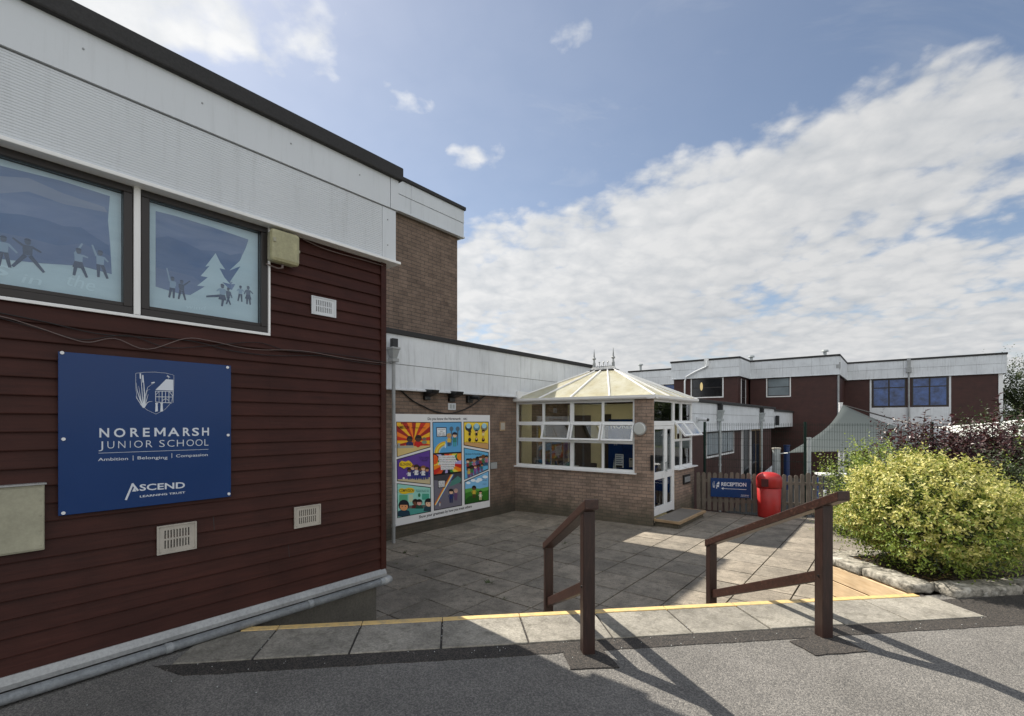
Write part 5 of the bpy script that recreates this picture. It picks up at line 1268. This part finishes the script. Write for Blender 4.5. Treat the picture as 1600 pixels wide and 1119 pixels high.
m.build('lettering', 'sign_ink', rs_)
# dark green mesh fence behind
posts = [fd(1101, 13.2), fd(1258, 12.1), fd(1456, 11.0), fd(1690, 10.0)]
mf = thing('mesh_fence', (*posts[0][:2], -1.6), 'dark green welded mesh fence with round posts behind the pickets', 'fence')
ZT = 1.50
for p_ in posts:
    m = MB(); m.cyl((p_.x, p_.y, -1.7), (p_.x, p_.y, ZT+.03), .034, 12); m.build('fence_post', 'mesh_green', mf)
for a_, b_ in zip(posts[:-1], posts[1:]):
    m = MB(); d = b_-a_; L = d.length; n = int(L/.052)
    for i in range(1, n):
        q = a_+d*(i/n); m.box(q.x-.0022, q.x+.0022, q.y-.0022, q.y+.0022, -1.2, ZT)
    for z in (-1.1, -.6, -.1, .1, .3, .5, .52, .9, 1.08, 1.28, 1.44, 1.47):
        m.cyl((a_.x, a_.y, z), (b_.x, b_.y, z), .0032, 4)
    m.build('mesh_panel', 'mesh_green', mf)
# ================================================================== low wing behind the porch
def FWp(x, y, off=0): return wp(x, y, FW, off)
def ZW(x, y, off=-.14): return wp(980+x/5.926, 540+y/5.925, FW, off)
lw = thing('low_wing', FW @ Vector((22, 0, -2)), 'low flat roofed wing with white fascia receding behind the porch', 'building')
yT, yM, yB = ZW(1000, 560)[1], ZW(1000, 632)[1], ZW(1000, 765)[1]
yT = (ZW(700, 520)[1]+ZW(1300, 590)[1])/2; yB = (ZW(800, 785)[1]+ZW(1500, 752)[1])/2; yM = yB+(yT-yB)*.60
wx_end = ZW(1360, 600)[0]; wx_end2 = ZW(1545, 600)[0]
print('wing', yT, yM, yB, wx_end, wx_end2)
m = MB(); m.M = FW; m.box(14.2, wx_end, 0, 6, -2.2, yB+.05); m.box(14.2, wx_end, .06, 6, yB+.05, yT); m.build('wall', 'clad_far', lw)
fascia_band(lw, FW, 12.3, wx_end-.05, [yB, yM, yT], -.10, 'white_aged', joints=(17.6, 22.0, 25))
cap_roof(lw, FW, 12.2, wx_end, yT, -.10, 6, .12, .10)
m = MB(); m.M = FW; m.box(wx_end-.03, wx_end2, -.10, 3, yB, yT-.10); m.build('fascia', 'white_aged', lw)
m = MB(); m.M = FW; m.box(wx_end-.03, wx_end2+.05, -.16, 3, yT-.10, yT-.0); m.build('roof_edge', 'roof_felt', lw)
def simple_window(root, FR, s0, s1, z0, z1, glassm='dark_glass', trim='white_trim', fm='dark_frame', cols=1, rows=(), tw=.06, fw=.05, name='window', proud=.03):
    m = MB(); m.M = FR
    if trim: m.box(s0-tw, s0, -proud, .05, z0-tw, z1+tw*.3); m.box(s1, s1+tw, -proud, .05, z0-tw, z1+tw*.3); m.box(s0, s1, -proud, .05, z0-tw, z0); m.build('window_surround', trim, root)
    m = MB(); m.M = FR
    light(m, s0+.002, s1-.002, z0+.002, z1, -.012, .05, fw)
    for i in range(1, cols): x = s0+(s1-s0)*i/cols; m.box(x-fw*.5, x+fw*.5, -.013, .05, z0+fw, z1-fw)
    for rr in rows:
        z = z0+(z1-z0)*rr
        for i in range(cols):
            a, b = s0+(s1-s0)*i/cols, s0+(s1-s0)*(i+1)/cols
            m.box(a+fw*.5+.001, b-fw*.5-.001, -.011, .05, z-fw*.4, z+fw*.4)
    o = m.build(name, fm, root)
    m = MB(); m.M = FR; m.box(s0+fw*.5, s1-fw*.5, -.008, -.003, z0+fw*.5, z1-fw*.5)
    m.M = FR; o2 = m.build('pane', glassm, o); return o
def LWp(x, y): return wp(1080+x/6.154, 640+y/6.156, FW, -.02)
a_, b_ = LWp(150, 460), LWp(268, 440); simple_window(lw, FW, a_[0], b_[0], (a_[1]+.02), yB-.05, 'blind_glass')
a_, b_ = LWp(290, 430), LWp(408, 415); simple_window(lw, FW, a_[0], b_[0], a_[1]+.02, yB-.05, 'blind_glass', cols=2)
for x_, w_ in ((488, .14), (566, .12)):
    q = LWp(x_, 400); m = MB(); m.M = FW; m.box(q[0]-w_/2, q[0]+w_/2, -.06, .02, -2.1, yB-.002); m.build('door_jamb', 'white_trim', lw)
q0, q1 = LWp(500, 400), LWp(556, 400); m = MB(); m.M = FW; m.box(q0[0]+.1, q1[0]-.1, -.033, -.004, -2.0, yB-.03); m.build('door_glass', 'dark_glass', lw)
q0, q1 = LWp(578, 400), LWp(666, 400); simple_window(lw, FW, q0[0], q1[0], -1.0, yB-.05, 'dark_glass', trim=None, cols=2, fm='step_timber', fw=.06)
q0, q1 = LWp(580, 600), LWp(722, 560); m = MB(); m.M = FW
m.add([(q0[0], -.5, -1.9), (q1[0], -.5, -1.9), (q1[0], -.5, q1[1]+.3), (q0[0], -.5, q0[1]-.05), (q0[0], -.44, -1.9), (q1[0], -.44, -1.9), (q1[0], -.44, q1[1]+.3), (q0[0], -.44, q0[1]-.05)], [(0, 1, 2, 3), (7, 6, 5, 4), (0, 4, 5, 1), (1, 5, 6, 2), (2, 6, 7, 3), (3, 7, 4, 0)])
tag(m.build('ramp_guard', 'white_aged'), 'white sloping side panel of the ramp beside the low wing door', 'ramp panel')
hx1, hz1 = wp(1125, 641, FW, -.22); downpipe('downpipe', FW, hx1, hz1, -1.9, -.22, 'drainpipe with hopper on the low wing, just left of the RECEPTION sign', 'drainpipes on the low wing', r=.045, sc=1.45, mat='steel_post')
hx2, hz2 = wp(1190, 645, FW, -.22); downpipe('downpipe', FW, hx2, hz2, -1.9, -.22, 'drainpipe with hopper on the low wing, above the red bin', 'drainpipes on the low wing', r=.045, sc=1.5, mat='steel_post')
q = wp(1105, 658.5, FW, -.45)
t = thing('security_camera', FW @ Vector((q[0], -.3, q[1]-.15)), 'small white dome security camera on the low wing fascia', 'camera')
m = MB(); m.M = FW; m.cyl((q[0], -.16, q[1]+.08), (q[0], -.45, q[1]+.05), .055, 14); m.box(q[0]-.08, q[0]+.08, -.18, -.14, q[1]-.02, q[1]+.14); m.build('housing', 'vent_white', t)
m = MB(); m.M = FW; m.cyl((q[0], -.45, q[1]+.05), (q[0], -.50, q[1]+.045), .05, 14, .04); m.build('lens', 'black_plastic', t)
q = wp(1214, 657, FW, -.2); m = MB(); m.M = FW; m.box(q[0]-.1, q[0]+.1, -.3, -.14, q[1]-.25, q[1]+.25); tag(m.build('wall_lamp', 'black_plastic', bevel=.03), 'small black lamp at the far end of the low wing fascia', 'wall light')

# ================================================================== two storey building
ts = thing('two_storey_building', (-3, 33, -2), 'two storey maroon clad school block with stepped white parapets', 'building')
def PA(x, y, FR, off=0): return wp(x, y, FR, off)
zT = (PA(1307, 557, FA, -.1)[1]+PA(1240, 561, FA, -.1)[1])/2; zB = PA(1306, 584.5, FA, -.1)[1]; zMd = zB+(zT-zB)*.52
print('two storey', zT, zB)
xA0, xA1 = PA(1170, 600, FA)[0], PA(1307.5, 600, FA)[0]
xK0, xK1 = PA(1053, 600, FK)[0], PA(1156, 600, FK)[0]
xB0, xB1 = PA(1311, 600, FB)[0], PA(1567, 600, FB)[0]
def block(FR, x0, x1, deep, zt=None, joints=(), wallm='clad_far'):
    m = MB(); m.M = FR; m.box(x0, x1, 0, deep, -2.25, zB+.05); m.box(x0+.05, x1-.05, .05, deep, zB+.05, zT-.02); m.build('wall', wallm, ts)
    fascia_band(ts, FR, x0-.12, x1+.12, [zB, zMd, zT], -.10, 'white_aged', joints=joints)
    m = MB(); m.M = FR; m.box(x1+.085, x1+.155, -.06, deep, zB-.03, zT-.003); m.box(x0-.155, x0-.085, -.06, deep, zB-.03, zT-.003); m.build('fascia', 'white_aged', ts)
    cap_roof(ts, FR, x0-.18, x1+.18, zT, -.10, deep, .09, .11)
block(FK, xK0, xK1-.12, 9, joints=(xK0+1.9, ))
block(FA, xK1-.0, xA1, 8, joints=(-5.5, -4.0))
block(FB, xA1-.5, xB1, 8, joints=(0.2, 2.1))
FD = frame(0, 34.2, 0); xD0 = PA(986, 590, FD)[0]
block(FD, xD0, xK0+1, 8)
simple_window(ts, FD, PA(1025, 610, FD)[0], PA(1034, 610, FD)[0], PA(1030, 625, FD)[1], zB-.02, 'dark_glass'); simple_window(ts, FD, PA(1037, 610, FD)[0], PA(1056, 610, FD)[0], PA(1040, 625, FD)[1], zB-.02, 'blue_glass')
# big window with a lit wall lamp behind it
kx0, kx1 = PA(1081, 600, FK)[0], PA(1129, 600, FK)[0]; kz = PA(1100, 620.5, FK)[1]
kw = simple_window(ts, FK, kx0, kx1, kz, zB-.06, 'dark_glass', rows=(.5,))
g = G('lamp_lit'); MATS['lamp_lit'] = g.done(g.n('ShaderNodeEmission', {'Color': (1, .78, .38, 1), 'Strength': .42}).outputs[0])
m = MB(); m.M = FK; q = PA(1096, 604, FK, -.01)
m.poly([(q[0]+.085*math.cos(a), q[1]+.26*math.sin(a)) for a in [i*math.pi/8 for i in range(16)]], -.012); m.build('lit_lamp', 'lamp_lit', kw)
aw0, aw1 = PA(1199, 600, FA)[0], PA(1234, 600, FA)[0]; simple_window(ts, FA, aw0, aw1, PA(1215, 619, FA)[1], zB-.05, 'blind_glass', rows=(.5,))
# narrow window on the return face
FR_ = frame(xK1-.12, 0, PI2); simple_window(ts, FR_, 31.3, 32.3, PA(1162, 634, FA)[1], zB-.15, 'dark_glass', rows=(.3,))
for (pa, pb) in ((1361.5, 1417.5), (1423, 1483)):
    a_, b_ = PA(pa, 600, FB)[0], PA(pb, 600, FB)[0]
    simple_window(ts, FB, a_+.04, b_-.04, PA(1420, 635.5, FB)[1], zB-.05, 'blue_glass', cols=2, rows=(.68,), trim=None, fw=.08)
m = MB(); m.M = FB; a_, b_ = PA(1359, 600, FB)[0], PA(1486, 600, FB)[0]; zq = PA(1420, 636.5, FB)[1]
m.box(a_, a_+.09, -.03, .02, zq, zB); m.box(b_-.09, b_, -.03, .02, zq, zB); m.box(a_, b_, -.035, .02, -2.1, zq); m.build('white_panel', 'white_aged', ts)
m = MB(); m.M = FB; a_, b_ = PA(1560, 600, FB)[0], PA(1567, 600, FB)[0]; m.box(a_, b_, -.05, .02, -2.1, zB-.04); m.build('corner_board', 'white_trim', ts)
m = MB(); m.M = FB; x_ = PA(1420, 600, FB)[0]; m.cyl((x_, -.14, -2), (x_, -.14, zT-.6), .05, 8); m.box(x_-.13, x_+.13, -.28, -.10, zT-.75, zT-.45); m.box(x_-.09, x_+.09, -.25, -.10, zT-.44, zT+.12)
tag(m.build('downpipe', 'hopper_grey'), 'thin drainpipe between the two blue windows', 'downpipe')
m = MB(); m.M = FA; x_ = PA(1310, 600, FA)[0]; m.cyl((x_, -.02, -2), (x_, -.02, zT-.5), .05, 8); m.box(x_-.1, x_+.1, -.14, .06, zT-.7, zT-.35)
tag(m.build('downpipe', 'hopper_grey'), 'thin drainpipe at the corner above the grey sail peak', 'downpipe')
# white pipe stepping down across the parapet
m = MB(); p_ = [at_d(*q, d_) for q, d_ in (((1106, 565), 27.9), ((1103.5, 573), 27.9), ((1086, 581), 28.3), ((1072, 589), 28.8), ((1070, 596), 28.9), ((1070, 636), 28.9))]
p_ = [FK @ Vector((*[PA(x, y, FK, -.25)[0]], -.25, PA(x, y, FK, -.25)[1])) for x, y in ((1105, 563), (1103.5, 573), (1086, 581), (1072, 589), (1070, 596), (1070, 640))]
m.tube(p_, .052, 8); tag(m.build('rainwater_pipe', 'white_aged'), 'white rainwater pipe slanting down across the far parapet', 'downpipe')
m = MB(); m.M = FK; x_ = PA(1103.5, 560, FK, -.2)[0]; m.box(x_-.10, x_+.14, -.27, -.10, zT-.35, zT+.13); m.build('parapet_outlet', 'white_trim', ts)
# roof vents
for px_0, top, FR, lab in ((1174, 556, FA, 'mushroom roof vent left of centre on the far parapet'), (1289, 547, FA, 'mushroom roof vent at the right end of the middle parapet'), (1001, 569, FD, 'mushroom roof vent behind the porch roof finials')):
    x_, z_ = wp(px_0, top, FR, .8); t = thing('roof_vent', FR @ Vector((x_, .8, zT)), lab, 'roof vent', 'mushroom vents on the far roof')
    m = MB(); m.M = FR; m.cyl((x_, .8, zT-.1), (x_, .8, z_-.08), .09, 10); m.build('stem', 'steel_post', t)
    m = MB(); m.M = FR; m.cyl((x_, .8, z_-.1), (x_, .8, z_), .20, 12, .17); m.build('cap', 'steel_post', t)

# ================================================================== shade sails, their posts, yard things
def sail(name, corners, sag, mat, lab, n=14, th=.01):
    """four-cornered cloth with edges pulled inward"""
    c = [Vector(p) for p in corners]; ctr_ = sum(c, Vector())/4; vs = []; fs = []
    for j in range(n+1):
        for i in range(n+1):
            u, v = i/n, j/n
            p = (c[0]*(1-u)+c[1]*u)*(1-v)+(c[3]*(1-u)+c[2]*u)*v
            eu, ev = 4*u*(1-u), 4*v*(1-v)
            pull = sag[0]*eu*(1-v)**2+sag[1]*ev*u**2+sag[2]*eu*v**2+sag[3]*ev*(1-u)**2
            p = p+(ctr_-p)*pull; vs.append(p)
    for j in range(n):
        for i in range(n): fs.append((j*(n+1)+i, j*(n+1)+i+1, (j+1)*(n+1)+i+1, (j+1)*(n+1)+i))
    m = MB(); m.add(vs, fs); o = m.build(name, mat, smooth=True)
    s_ = o.modifiers.new('thickness', 'SOLIDIFY'); s_.thickness = th
    return tag(o, lab, 'shade sail')
A1 = at_d(1231, 708, 16.0); A2 = at_d(1317, 633, 19.5); A3 = at_d(1470, 690, 17.0); A4 = at_d(1440, 706, 12.8)
sail('shade_sail', [A1, A2, A3, A4], [.17, .12, .10, .05], 'sail_cloth', 'grey green shade sail peaking at the white pole behind the fence')
B1 = at_d(1455, 668, 16.5); B2 = at_d(1700, 640, 16.0); B3 = at_d(1720, 690, 13.5); B4 = at_d(1500, 684, 14.5)
sail('shade_sail', [B1, B2, B3, B4], [.25, .1, .2, .1], 'sail_pale', 'pale cream shade sail behind the purple shrub')
m = MB(); m.tube([A2, at_d(1400, 656, 18), B1], .028, 6); tag(m.build('sail_cable', 'cable_black'), 'dark guy cable from the white pole down to the pale sail', 'cable')
def yard_post(px, top, d, r, mat, lab, cap=None, base=-2.0):
    p = fd(px, d); z = EYE+(HY-top)/F*d
    t = thing('sail_post', (p.x, p.y, base), lab, 'post', 'steel posts of the shade sails')
    m = MB(); m.cyl((p.x, p.y, base), (p.x, p.y, z), r, 16); m.build('pole', mat, t)
    m = MB(); m.cyl((p.x, p.y, z+.001), (p.x, p.y, z+.05), r*1.15, 16); m.build('cap', cap or mat, t)
yard_post(1213, 702, 16.4, .125, 'steel_post', 'thick grey post with a pale cap left of the grey sail', 'vent_cream')
yard_post(1313.5, 631, 19.7, .07, 'white_trim', 'tall white post at the peak of the grey sail')
yard_post(1323, 700, 20.5, .14, 'steel_post', 'grey post just right of the white sail post')
yard_post(1264, 686, 14.5, .055, 'steel_post', 'slim grey post beside the mesh fence post')
yard_post(1229, 640+350/6.156, 24, .14, 'blue_paint', 'dark blue post near the low wing')
m = MB(); m.tube([fd(1216, 16.4)+Vector((0, 0, A1.z-.05)), A1], .02, 6); tag(m.build('sail_strap', 'white_trim'), 'white strap tying the grey sail corner to the thick post', 'strap')
# blue planter bench beyond the fence and blue bollard this side
p_ = fd(1312, 13.6); t = thing('yard_table', (p_.x, p_.y, -1.2), 'dark blue table with a pale top beyond the picket fence', 'table')
zt_ = EYE-(741-HY)/F*13.6; m = MB(); m.M = frame(p_.x, p_.y, fa); m.box(-.55, .9, -.3, .3, zt_-.04, zt_+.01); m.build('table_top', 'white_trim', t)
m = MB(); m.M = frame(p_.x, p_.y, fa); m.box(-.50, .85, -.25, .25, -1.9, zt_-.042); m.build('cabinet', 'blue_paint', t)
p_ = fd(1318, 10.6); t = thing('bollard', (p_.x, p_.y, gz(p_.x, p_.y)), 'dark blue bollard half hidden by the yellow bush', 'bollard')
zb_ = EYE-(754-HY)/F*10.6; m = MB(); m.cyl((p_.x, p_.y, gz(p_.x, p_.y)-.05), (p_.x, p_.y, zb_-.02), .10, 18); m.build('body', 'blue_paint', t)
m = MB(); m.lathe([(.105, 0), (.10, .02), (.06, .04), (.01, .05)], (p_.x, p_.y, zb_-.02), 18); m.build('cap', 'steel_post', t)
p_ = fd(1289, 10.9); zb_ = EYE-(766-HY)/F*10.9; m = MB(); m.cyl((p_.x, p_.y, gz(p_.x, p_.y)-.05), (p_.x, p_.y, zb_), .03, 10); tag(m.build('marker_post', 'vent_white'), 'slim white marker post in front of the pickets', 'post')

# ================================================================== plants
def leaves(mb, centre, rad, n, size, seed, ln=(3.5, 6.5), lump=.25, shell=.55, up=.35, cut=None, aspect=.55, inner=.0):
    """shoots of small folded leaves filling a lumpy crown"""
    rs = random.Random(seed); c = Vector(centre); made = 0; tries = 0
    while made < n and tries < n*6:
        tries += 1
        d = Vector((rs.gauss(0, 1), rs.gauss(0, 1), rs.gauss(0, 1))).normalized()
        k = shell+(1-shell)*rs.random()**.6
        lumpf = 1+lump*noise.noise(d*2.3+Vector((seed, 0, 0)))+lump*.6*noise.noise(d*5.5+Vector((0, seed, 0)))
        base = c+Vector((d.x*rad[0], d.y*rad[1], d.z*rad[2]))*k*lumpf
        if cut and cut(base): continue
        g_ = noise.noise(base*3.1/max(rad)*1.2+Vector((0, 0, seed)))
        if g_ < -.28 and rs.random() < .75: continue
        ax = (d*.8+Vector((rs.gauss(0, .35), rs.gauss(0, .35), up+rs.gauss(0, .3)))).normalized()
        L = size*rs.uniform(*ln); nl = rs.randint(6, 10); made += nl
        u = ax.orthogonal().normalized(); w = ax.cross(u); ph = rs.random()*6.28
        for q in range(nl):
            t = (q+.5)/nl; a = ph+q*2.4
            o = (u*math.cos(a)+w*math.sin(a)); ld = (o*.9+ax*.6+Vector((0, 0, rs.uniform(-.3, .2)))).normalized()
            s = size*rs.uniform(.7, 1.25)*(1-.35*t); p = base+ax*L*t
            sd = ld.cross(ax); sd = sd.normalized() if sd.length > .01 else u
            nrm = sd.cross(ld)
            mb.add([p, p+ld*s*.55+sd*s*aspect*.5+nrm*s*.08, p+ld*s*1.15-nrm*s*.10, p+ld*s*.55-sd*s*aspect*.5+nrm*s*.08], [(0, 1, 2, 3)])
def twigs(mb, base, top, n, seed, r=.012, spread=.5):
    rs = random.Random(seed); b = Vector(base); t = Vector(top)
    for i in range(n):
        e = t+Vector((rs.gauss(0, spread), rs.gauss(0, spread), rs.uniform(-.3, .1)*spread)); s = b+Vector((rs.gauss(0, .06), rs.gauss(0, .06), 0))
        mid = (s+e)/2+Vector((rs.gauss(0, .06), rs.gauss(0, .06), 0)); mb.tube([s, mid, e], [r, r*.7, r*.3], 5)
def shrub(name, lab, cat, centre, rad, parts, base_z=.03, nt=16, group=None, cut=None):
    t = thing(name, (centre[0], centre[1], base_z), lab, cat, group)
    for (mat, n, size, seed, kw) in parts:
        m = MB(); leaves(m, kw.pop('c', centre), kw.pop('r', rad), n, size, seed, cut=kw.pop('cut', cut), **kw); m.build('foliage', mat, t)
    m = MB(); twigs(m, (centre[0], centre[1], base_z-.1), centre, nt, 5, .012, min(rad)*.55); m.build('stem', 'trunk', t)
    return t
bc_ = c2w(4.27, 4.88); bz_ = .78
yb = thing('golden_bush', (bc_.x, bc_.y, .03), 'dense yellow leaved rounded bush in the stone edged bed', 'bush')
m = MB(); leaves(m, (bc_.x, bc_.y, .62), (.69, .64, .52), 15500, .048, 3, lump=.26, shell=.78, up=.25, cut=lambda p: p.z < .24, ln=(1.8, 3.4))
m.build('foliage', 'leaf_gold', yb)
m = MB(); leaves(m, (bc_.x, bc_.y, .46), (.71, .66, .41), 9000, .038, 8, lump=.2, shell=.72, up=.2, cut=lambda p: p.z < .10); m.build('foliage', 'leaf_lime', yb)
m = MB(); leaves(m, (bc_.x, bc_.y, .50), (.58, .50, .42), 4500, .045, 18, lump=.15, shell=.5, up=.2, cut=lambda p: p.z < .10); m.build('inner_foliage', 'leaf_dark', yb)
m = MB(); twigs(m, (bc_.x, bc_.y, -.05), (bc_.x, bc_.y, .6), 26, 5, .012, .34); m.build('stem', 'trunk', yb)
c1 = c2w(4.45, 5.75)
shrub('lime_shrub', 'bright green feathery shrub rising behind the yellow bush', 'shrub', (c1.x, c1.y, .72), (.50, .40, .50), [('leaf_lime', 8000, .040, 21, dict(lump=.5, shell=.3, up=.8)), ('leaf_dark', 1500, .05, 22, dict(lump=.2, shell=.3, r=(.5, .35, .45)))])
c2_ = c2w(6.55, 6.75)
t = shrub('purple_shrub', 'dark purple leaved shrub with tall shoots behind the yellow bush', 'shrub', (c2_.x, c2_.y, .68), (1.08, .6, .70), [('leaf_purple', 15000, .066, 31, dict(lump=.55, shell=.30, up=.75, aspect=.6))], nt=34)
m = MB(); rs = random.Random(4); st = MB()
for (px, py, d) in ((1446, 640, 6.5), (1456, 655, 6.6), (1490, 645, 6.7), (1560, 615, 6.8), (1552, 640, 6.7), (1408, 672, 6.3), (1392, 668, 6.2), (1475, 668, 6.4), (1530, 655, 6.8), (1575, 650, 6.9), (1430, 660, 6.2), (1352, 702, 6.0), (1370, 690, 6.1), (1505, 668, 6.5)):
    tip = at_d(px, py, d); b = tip+Vector((rs.uniform(-.08, .08), rs.uniform(-.08, .08), -.75)); mid = (b+tip)/2+Vector((rs.uniform(-.05, .05), 0, 0)); m = MB(); st = MB(); st.tube([b, mid, tip], [.008, .006, .003], 5)
    for k in range(30):
        u = k/30; p = b.lerp(mid, u*2) if u < .5 else mid.lerp(tip, u*2-1); a = k*2.4
        ld = Vector((math.cos(a), math.sin(a), rs.uniform(.1, .8))).normalized(); sd = ld.cross(Vector((0, 0, 1))).normalized(); s = .125*rs.uniform(.7, 1.2)*(1-.3*u); nr_ = sd.cross(ld)
        m.add([p, p+ld*s*.5+sd*s*.3+nr_*s*.08, p+ld*s*1.1-nr_*s*.12, p+ld*s*.5-sd*s*.3+nr_*s*.08], [(0, 1, 2, 3)])
    m.build('shoot_leaves', 'leaf_purple', t); st.build('shoot', 'trunk', t)
c3_ = c2w(6.25, 5.55)
shrub('mixed_shrub', 'dark green shrub at the right edge beside the yellow bush', 'shrub', (c3_.x, c3_.y, .62), (.60, .62, .62), [('leaf_dark', 7500, .045, 41, dict(lump=.4, shell=.3, up=.5)), ('leaf_lime', 1500, .04, 42, dict(lump=.4, shell=.6, up=.9))])
c4_ = c2w(7.9, 7.6)
shrub('tall_shrub', 'tall dark green shrub beyond the bed at the right edge', 'shrub', (c4_.x, c4_.y, .75), (.9, .9, .85), [('leaf_dark', 8000, .06, 51, dict(lump=.4, shell=.3, up=.5))], base_z=-.5, nt=20)
c5_ = fd(1326, 9.6)
shrub('low_plant', 'low leafy green plants at the foot of the blue bollard', 'plant', (c5_.x, c5_.y, -.50), (.48, .35, .26), [('leaf_lime', 1600, .045, 61, dict(lump=.4, shell=.2, up=.6)), ('leaf_dark', 1600, .05, 62, dict(lump=.4, shell=.2, up=.5))], base_z=-.75, nt=8)
def tree(px, d, zc, rad, seed, lab, n=15000, size=.22, mat='leaf_tree'):
    p = fd(px, d); t = thing('tree', (p.x, p.y, -2.2), lab, 'tree', 'trees beyond the school')
    m = MB(); rs = random.Random(seed)
    for k in range(9):
        a = rs.random()*6.28; q = Vector((p.x+rad*.55*math.cos(a), p.y+rad*.55*math.sin(a), zc+rs.uniform(-.55, .55)*rad)); rr = rad*rs.uniform(.38, .55)
        leaves(m, q, (rr, rr, rr*.85), n//9, size, seed+k, lump=.5, shell=.35, up=.3)
    m.build('crown', mat, t)
    m = MB(); m.tube([(p.x, p.y, -2.3), (p.x+.1, p.y, zc-rad*.6), (p.x-.1, p.y+.1, zc+rad*.2)], [.32, .22, .08], 10)
    for k in range(7):
        a = k*.9; m.tube([(p.x, p.y, zc-rad*.5+k*.15*rad*.5), (p.x+rad*.3*math.cos(a), p.y+rad*.3*math.sin(a), zc), (p.x+rad*.6*math.cos(a), p.y+rad*.6*math.sin(a), zc+rad*.35)], [.12, .08, .03], 6)
    m.build('trunk', 'trunk', t)
tree(1625, 30, 2.5, 3.3, 100, 'nearest round leafy tree at the right edge of the photo', 22000, .15)
tree(1612, 44, 2.5, 3.0, 140, 'farther tree showing past the end of the two storey block', 16000, .20)
tree(1760, 26, 2.2, 3.2, 180, 'tree just outside the right side beyond the shade sails', 9000, .2)
# weeds in the joints and moss by the walls
m = MB(); rs = random.Random(12)
def tuft(x, y, z, n, s):
    for k in range(n):
        a = rs.random()*6.28; ld = Vector((math.cos(a), math.sin(a), rs.uniform(.2, 1.2))).normalized(); sd = ld.cross(Vector((0, 0, 1))).normalized(); L = s*rs.uniform(.5, 1.2)
        p = Vector((x+rs.uniform(-.02, .02), y+rs.uniform(-.02, .02), z)); m.add([p-sd*L*.12, p+sd*L*.12, p+ld*L+Vector((0, 0, -L*.2))], [(0, 1, 2)])
for (px, py, n, s) in ((764, 912, 14, .13), (788, 937, 30, .06), (700, 935, 18, .05), (1190-60, 745+50, 0, .1), (930, 838, 24, .06), (938, 862, 14, .05), (882, 850, 10, .12), (666, 890, 14, .06), (632, 862, 30, .08), (652, 868, 24, .06), (826, 930, 12, .05), (860, 828, 20, .05), (1010, 870, 8, .03), (620, 880, 20, .06), (745, 842, 12, .05), (690, 862, 14, .04), (800, 843, 12, .04), (1272, 798, 30, .10), (1255, 812, 16, .07), (1300, 806, 24, .09)):
    q = on_z(px, py, -.78); tuft(q.x, q.y, gz(q.x, q.y)-.01, n, s)
for k in range(150):
    y = rs.uniform(5.3, 9.7); tuft(XM+.03+rs.random()**2*.12, y, gz(XM, y)-.01, 5, .035)
for k in range(70):
    q = FC @ Vector((rs.uniform(.1, CW-.1), -.03-rs.random()**2*.10, 0)); tuft(q.x, q.y, gz(q.x, q.y)-.01, 5, .03)
for k in range(240):
    i = rs.randint(-8, 5); j = rs.randint(-6, 5); f = rs.random()*P
    x, y = (gx+i*P, gy+j*P+f) if rs.random() < .5 else (gx+i*P+f, gy+j*P)
    if on_patio(x, y) and x > XM: tuft(x, y, gz(x, y)-.012, 6, .034)
tag(m.build('weeds', 'leaf_weed', base=(0, 0, -.8)), kind='stuff')
# dry litter under the bush
m = MB()
for k in range(1800):
    q = FE @ Vector((TS+.3+rs.random()*3.6, .14+rs.random()*1.1, 0)); a = rs.random()*6.28; s = rs.uniform(.012, .03)
    u = Vector((math.cos(a), math.sin(a), rs.uniform(-.3, .3)))*s; v = Vector((-math.sin(a), math.cos(a), rs.uniform(-.3, .3)))*s*.6; p = Vector((q.x, q.y, .043+rs.random()*.01)); m.add([p-u, p+v, p+u, p-v], [(0, 1, 2, 3)])
leaf_mat('leaf_litter', [(.10, .06, .03), (.20, .13, .06), (.06, .04, .02)], .1)
tag(m.build('leaf_litter', 'leaf_litter', base=(0, 0, 0)), kind='stuff')
m = MB(); rs = random.Random(31)
for k in range(110):
    s_, t_ = rs.uniform(-.2, 6.5), -FWID-abs(rs.gauss(0, .10))-.002
    if k % 3 == 0: s_, t_ = rs.uniform(-.6, 6), rs.uniform(-2.6, -.5)
    if k % 4 == 1: s_, t_ = rs.choice(edges)+rs.uniform(-.006, .006), rs.uniform(-FWID, -.07)
    q = FE @ Vector((s_, t_, 0)); r_ = rs.uniform(.002, .0045)
    m.lathe([(r_*.6, 0), (r_, r_*.5), (r_*.5, r_)], (q.x, q.y, .012 if k % 4 == 1 else .006), 5)
tag(m.build('grit', 'lamp_glass', base=(0, 0, 0)), kind='stuff')
for o in S.objects:
    if '_o' in o: del o['_o']
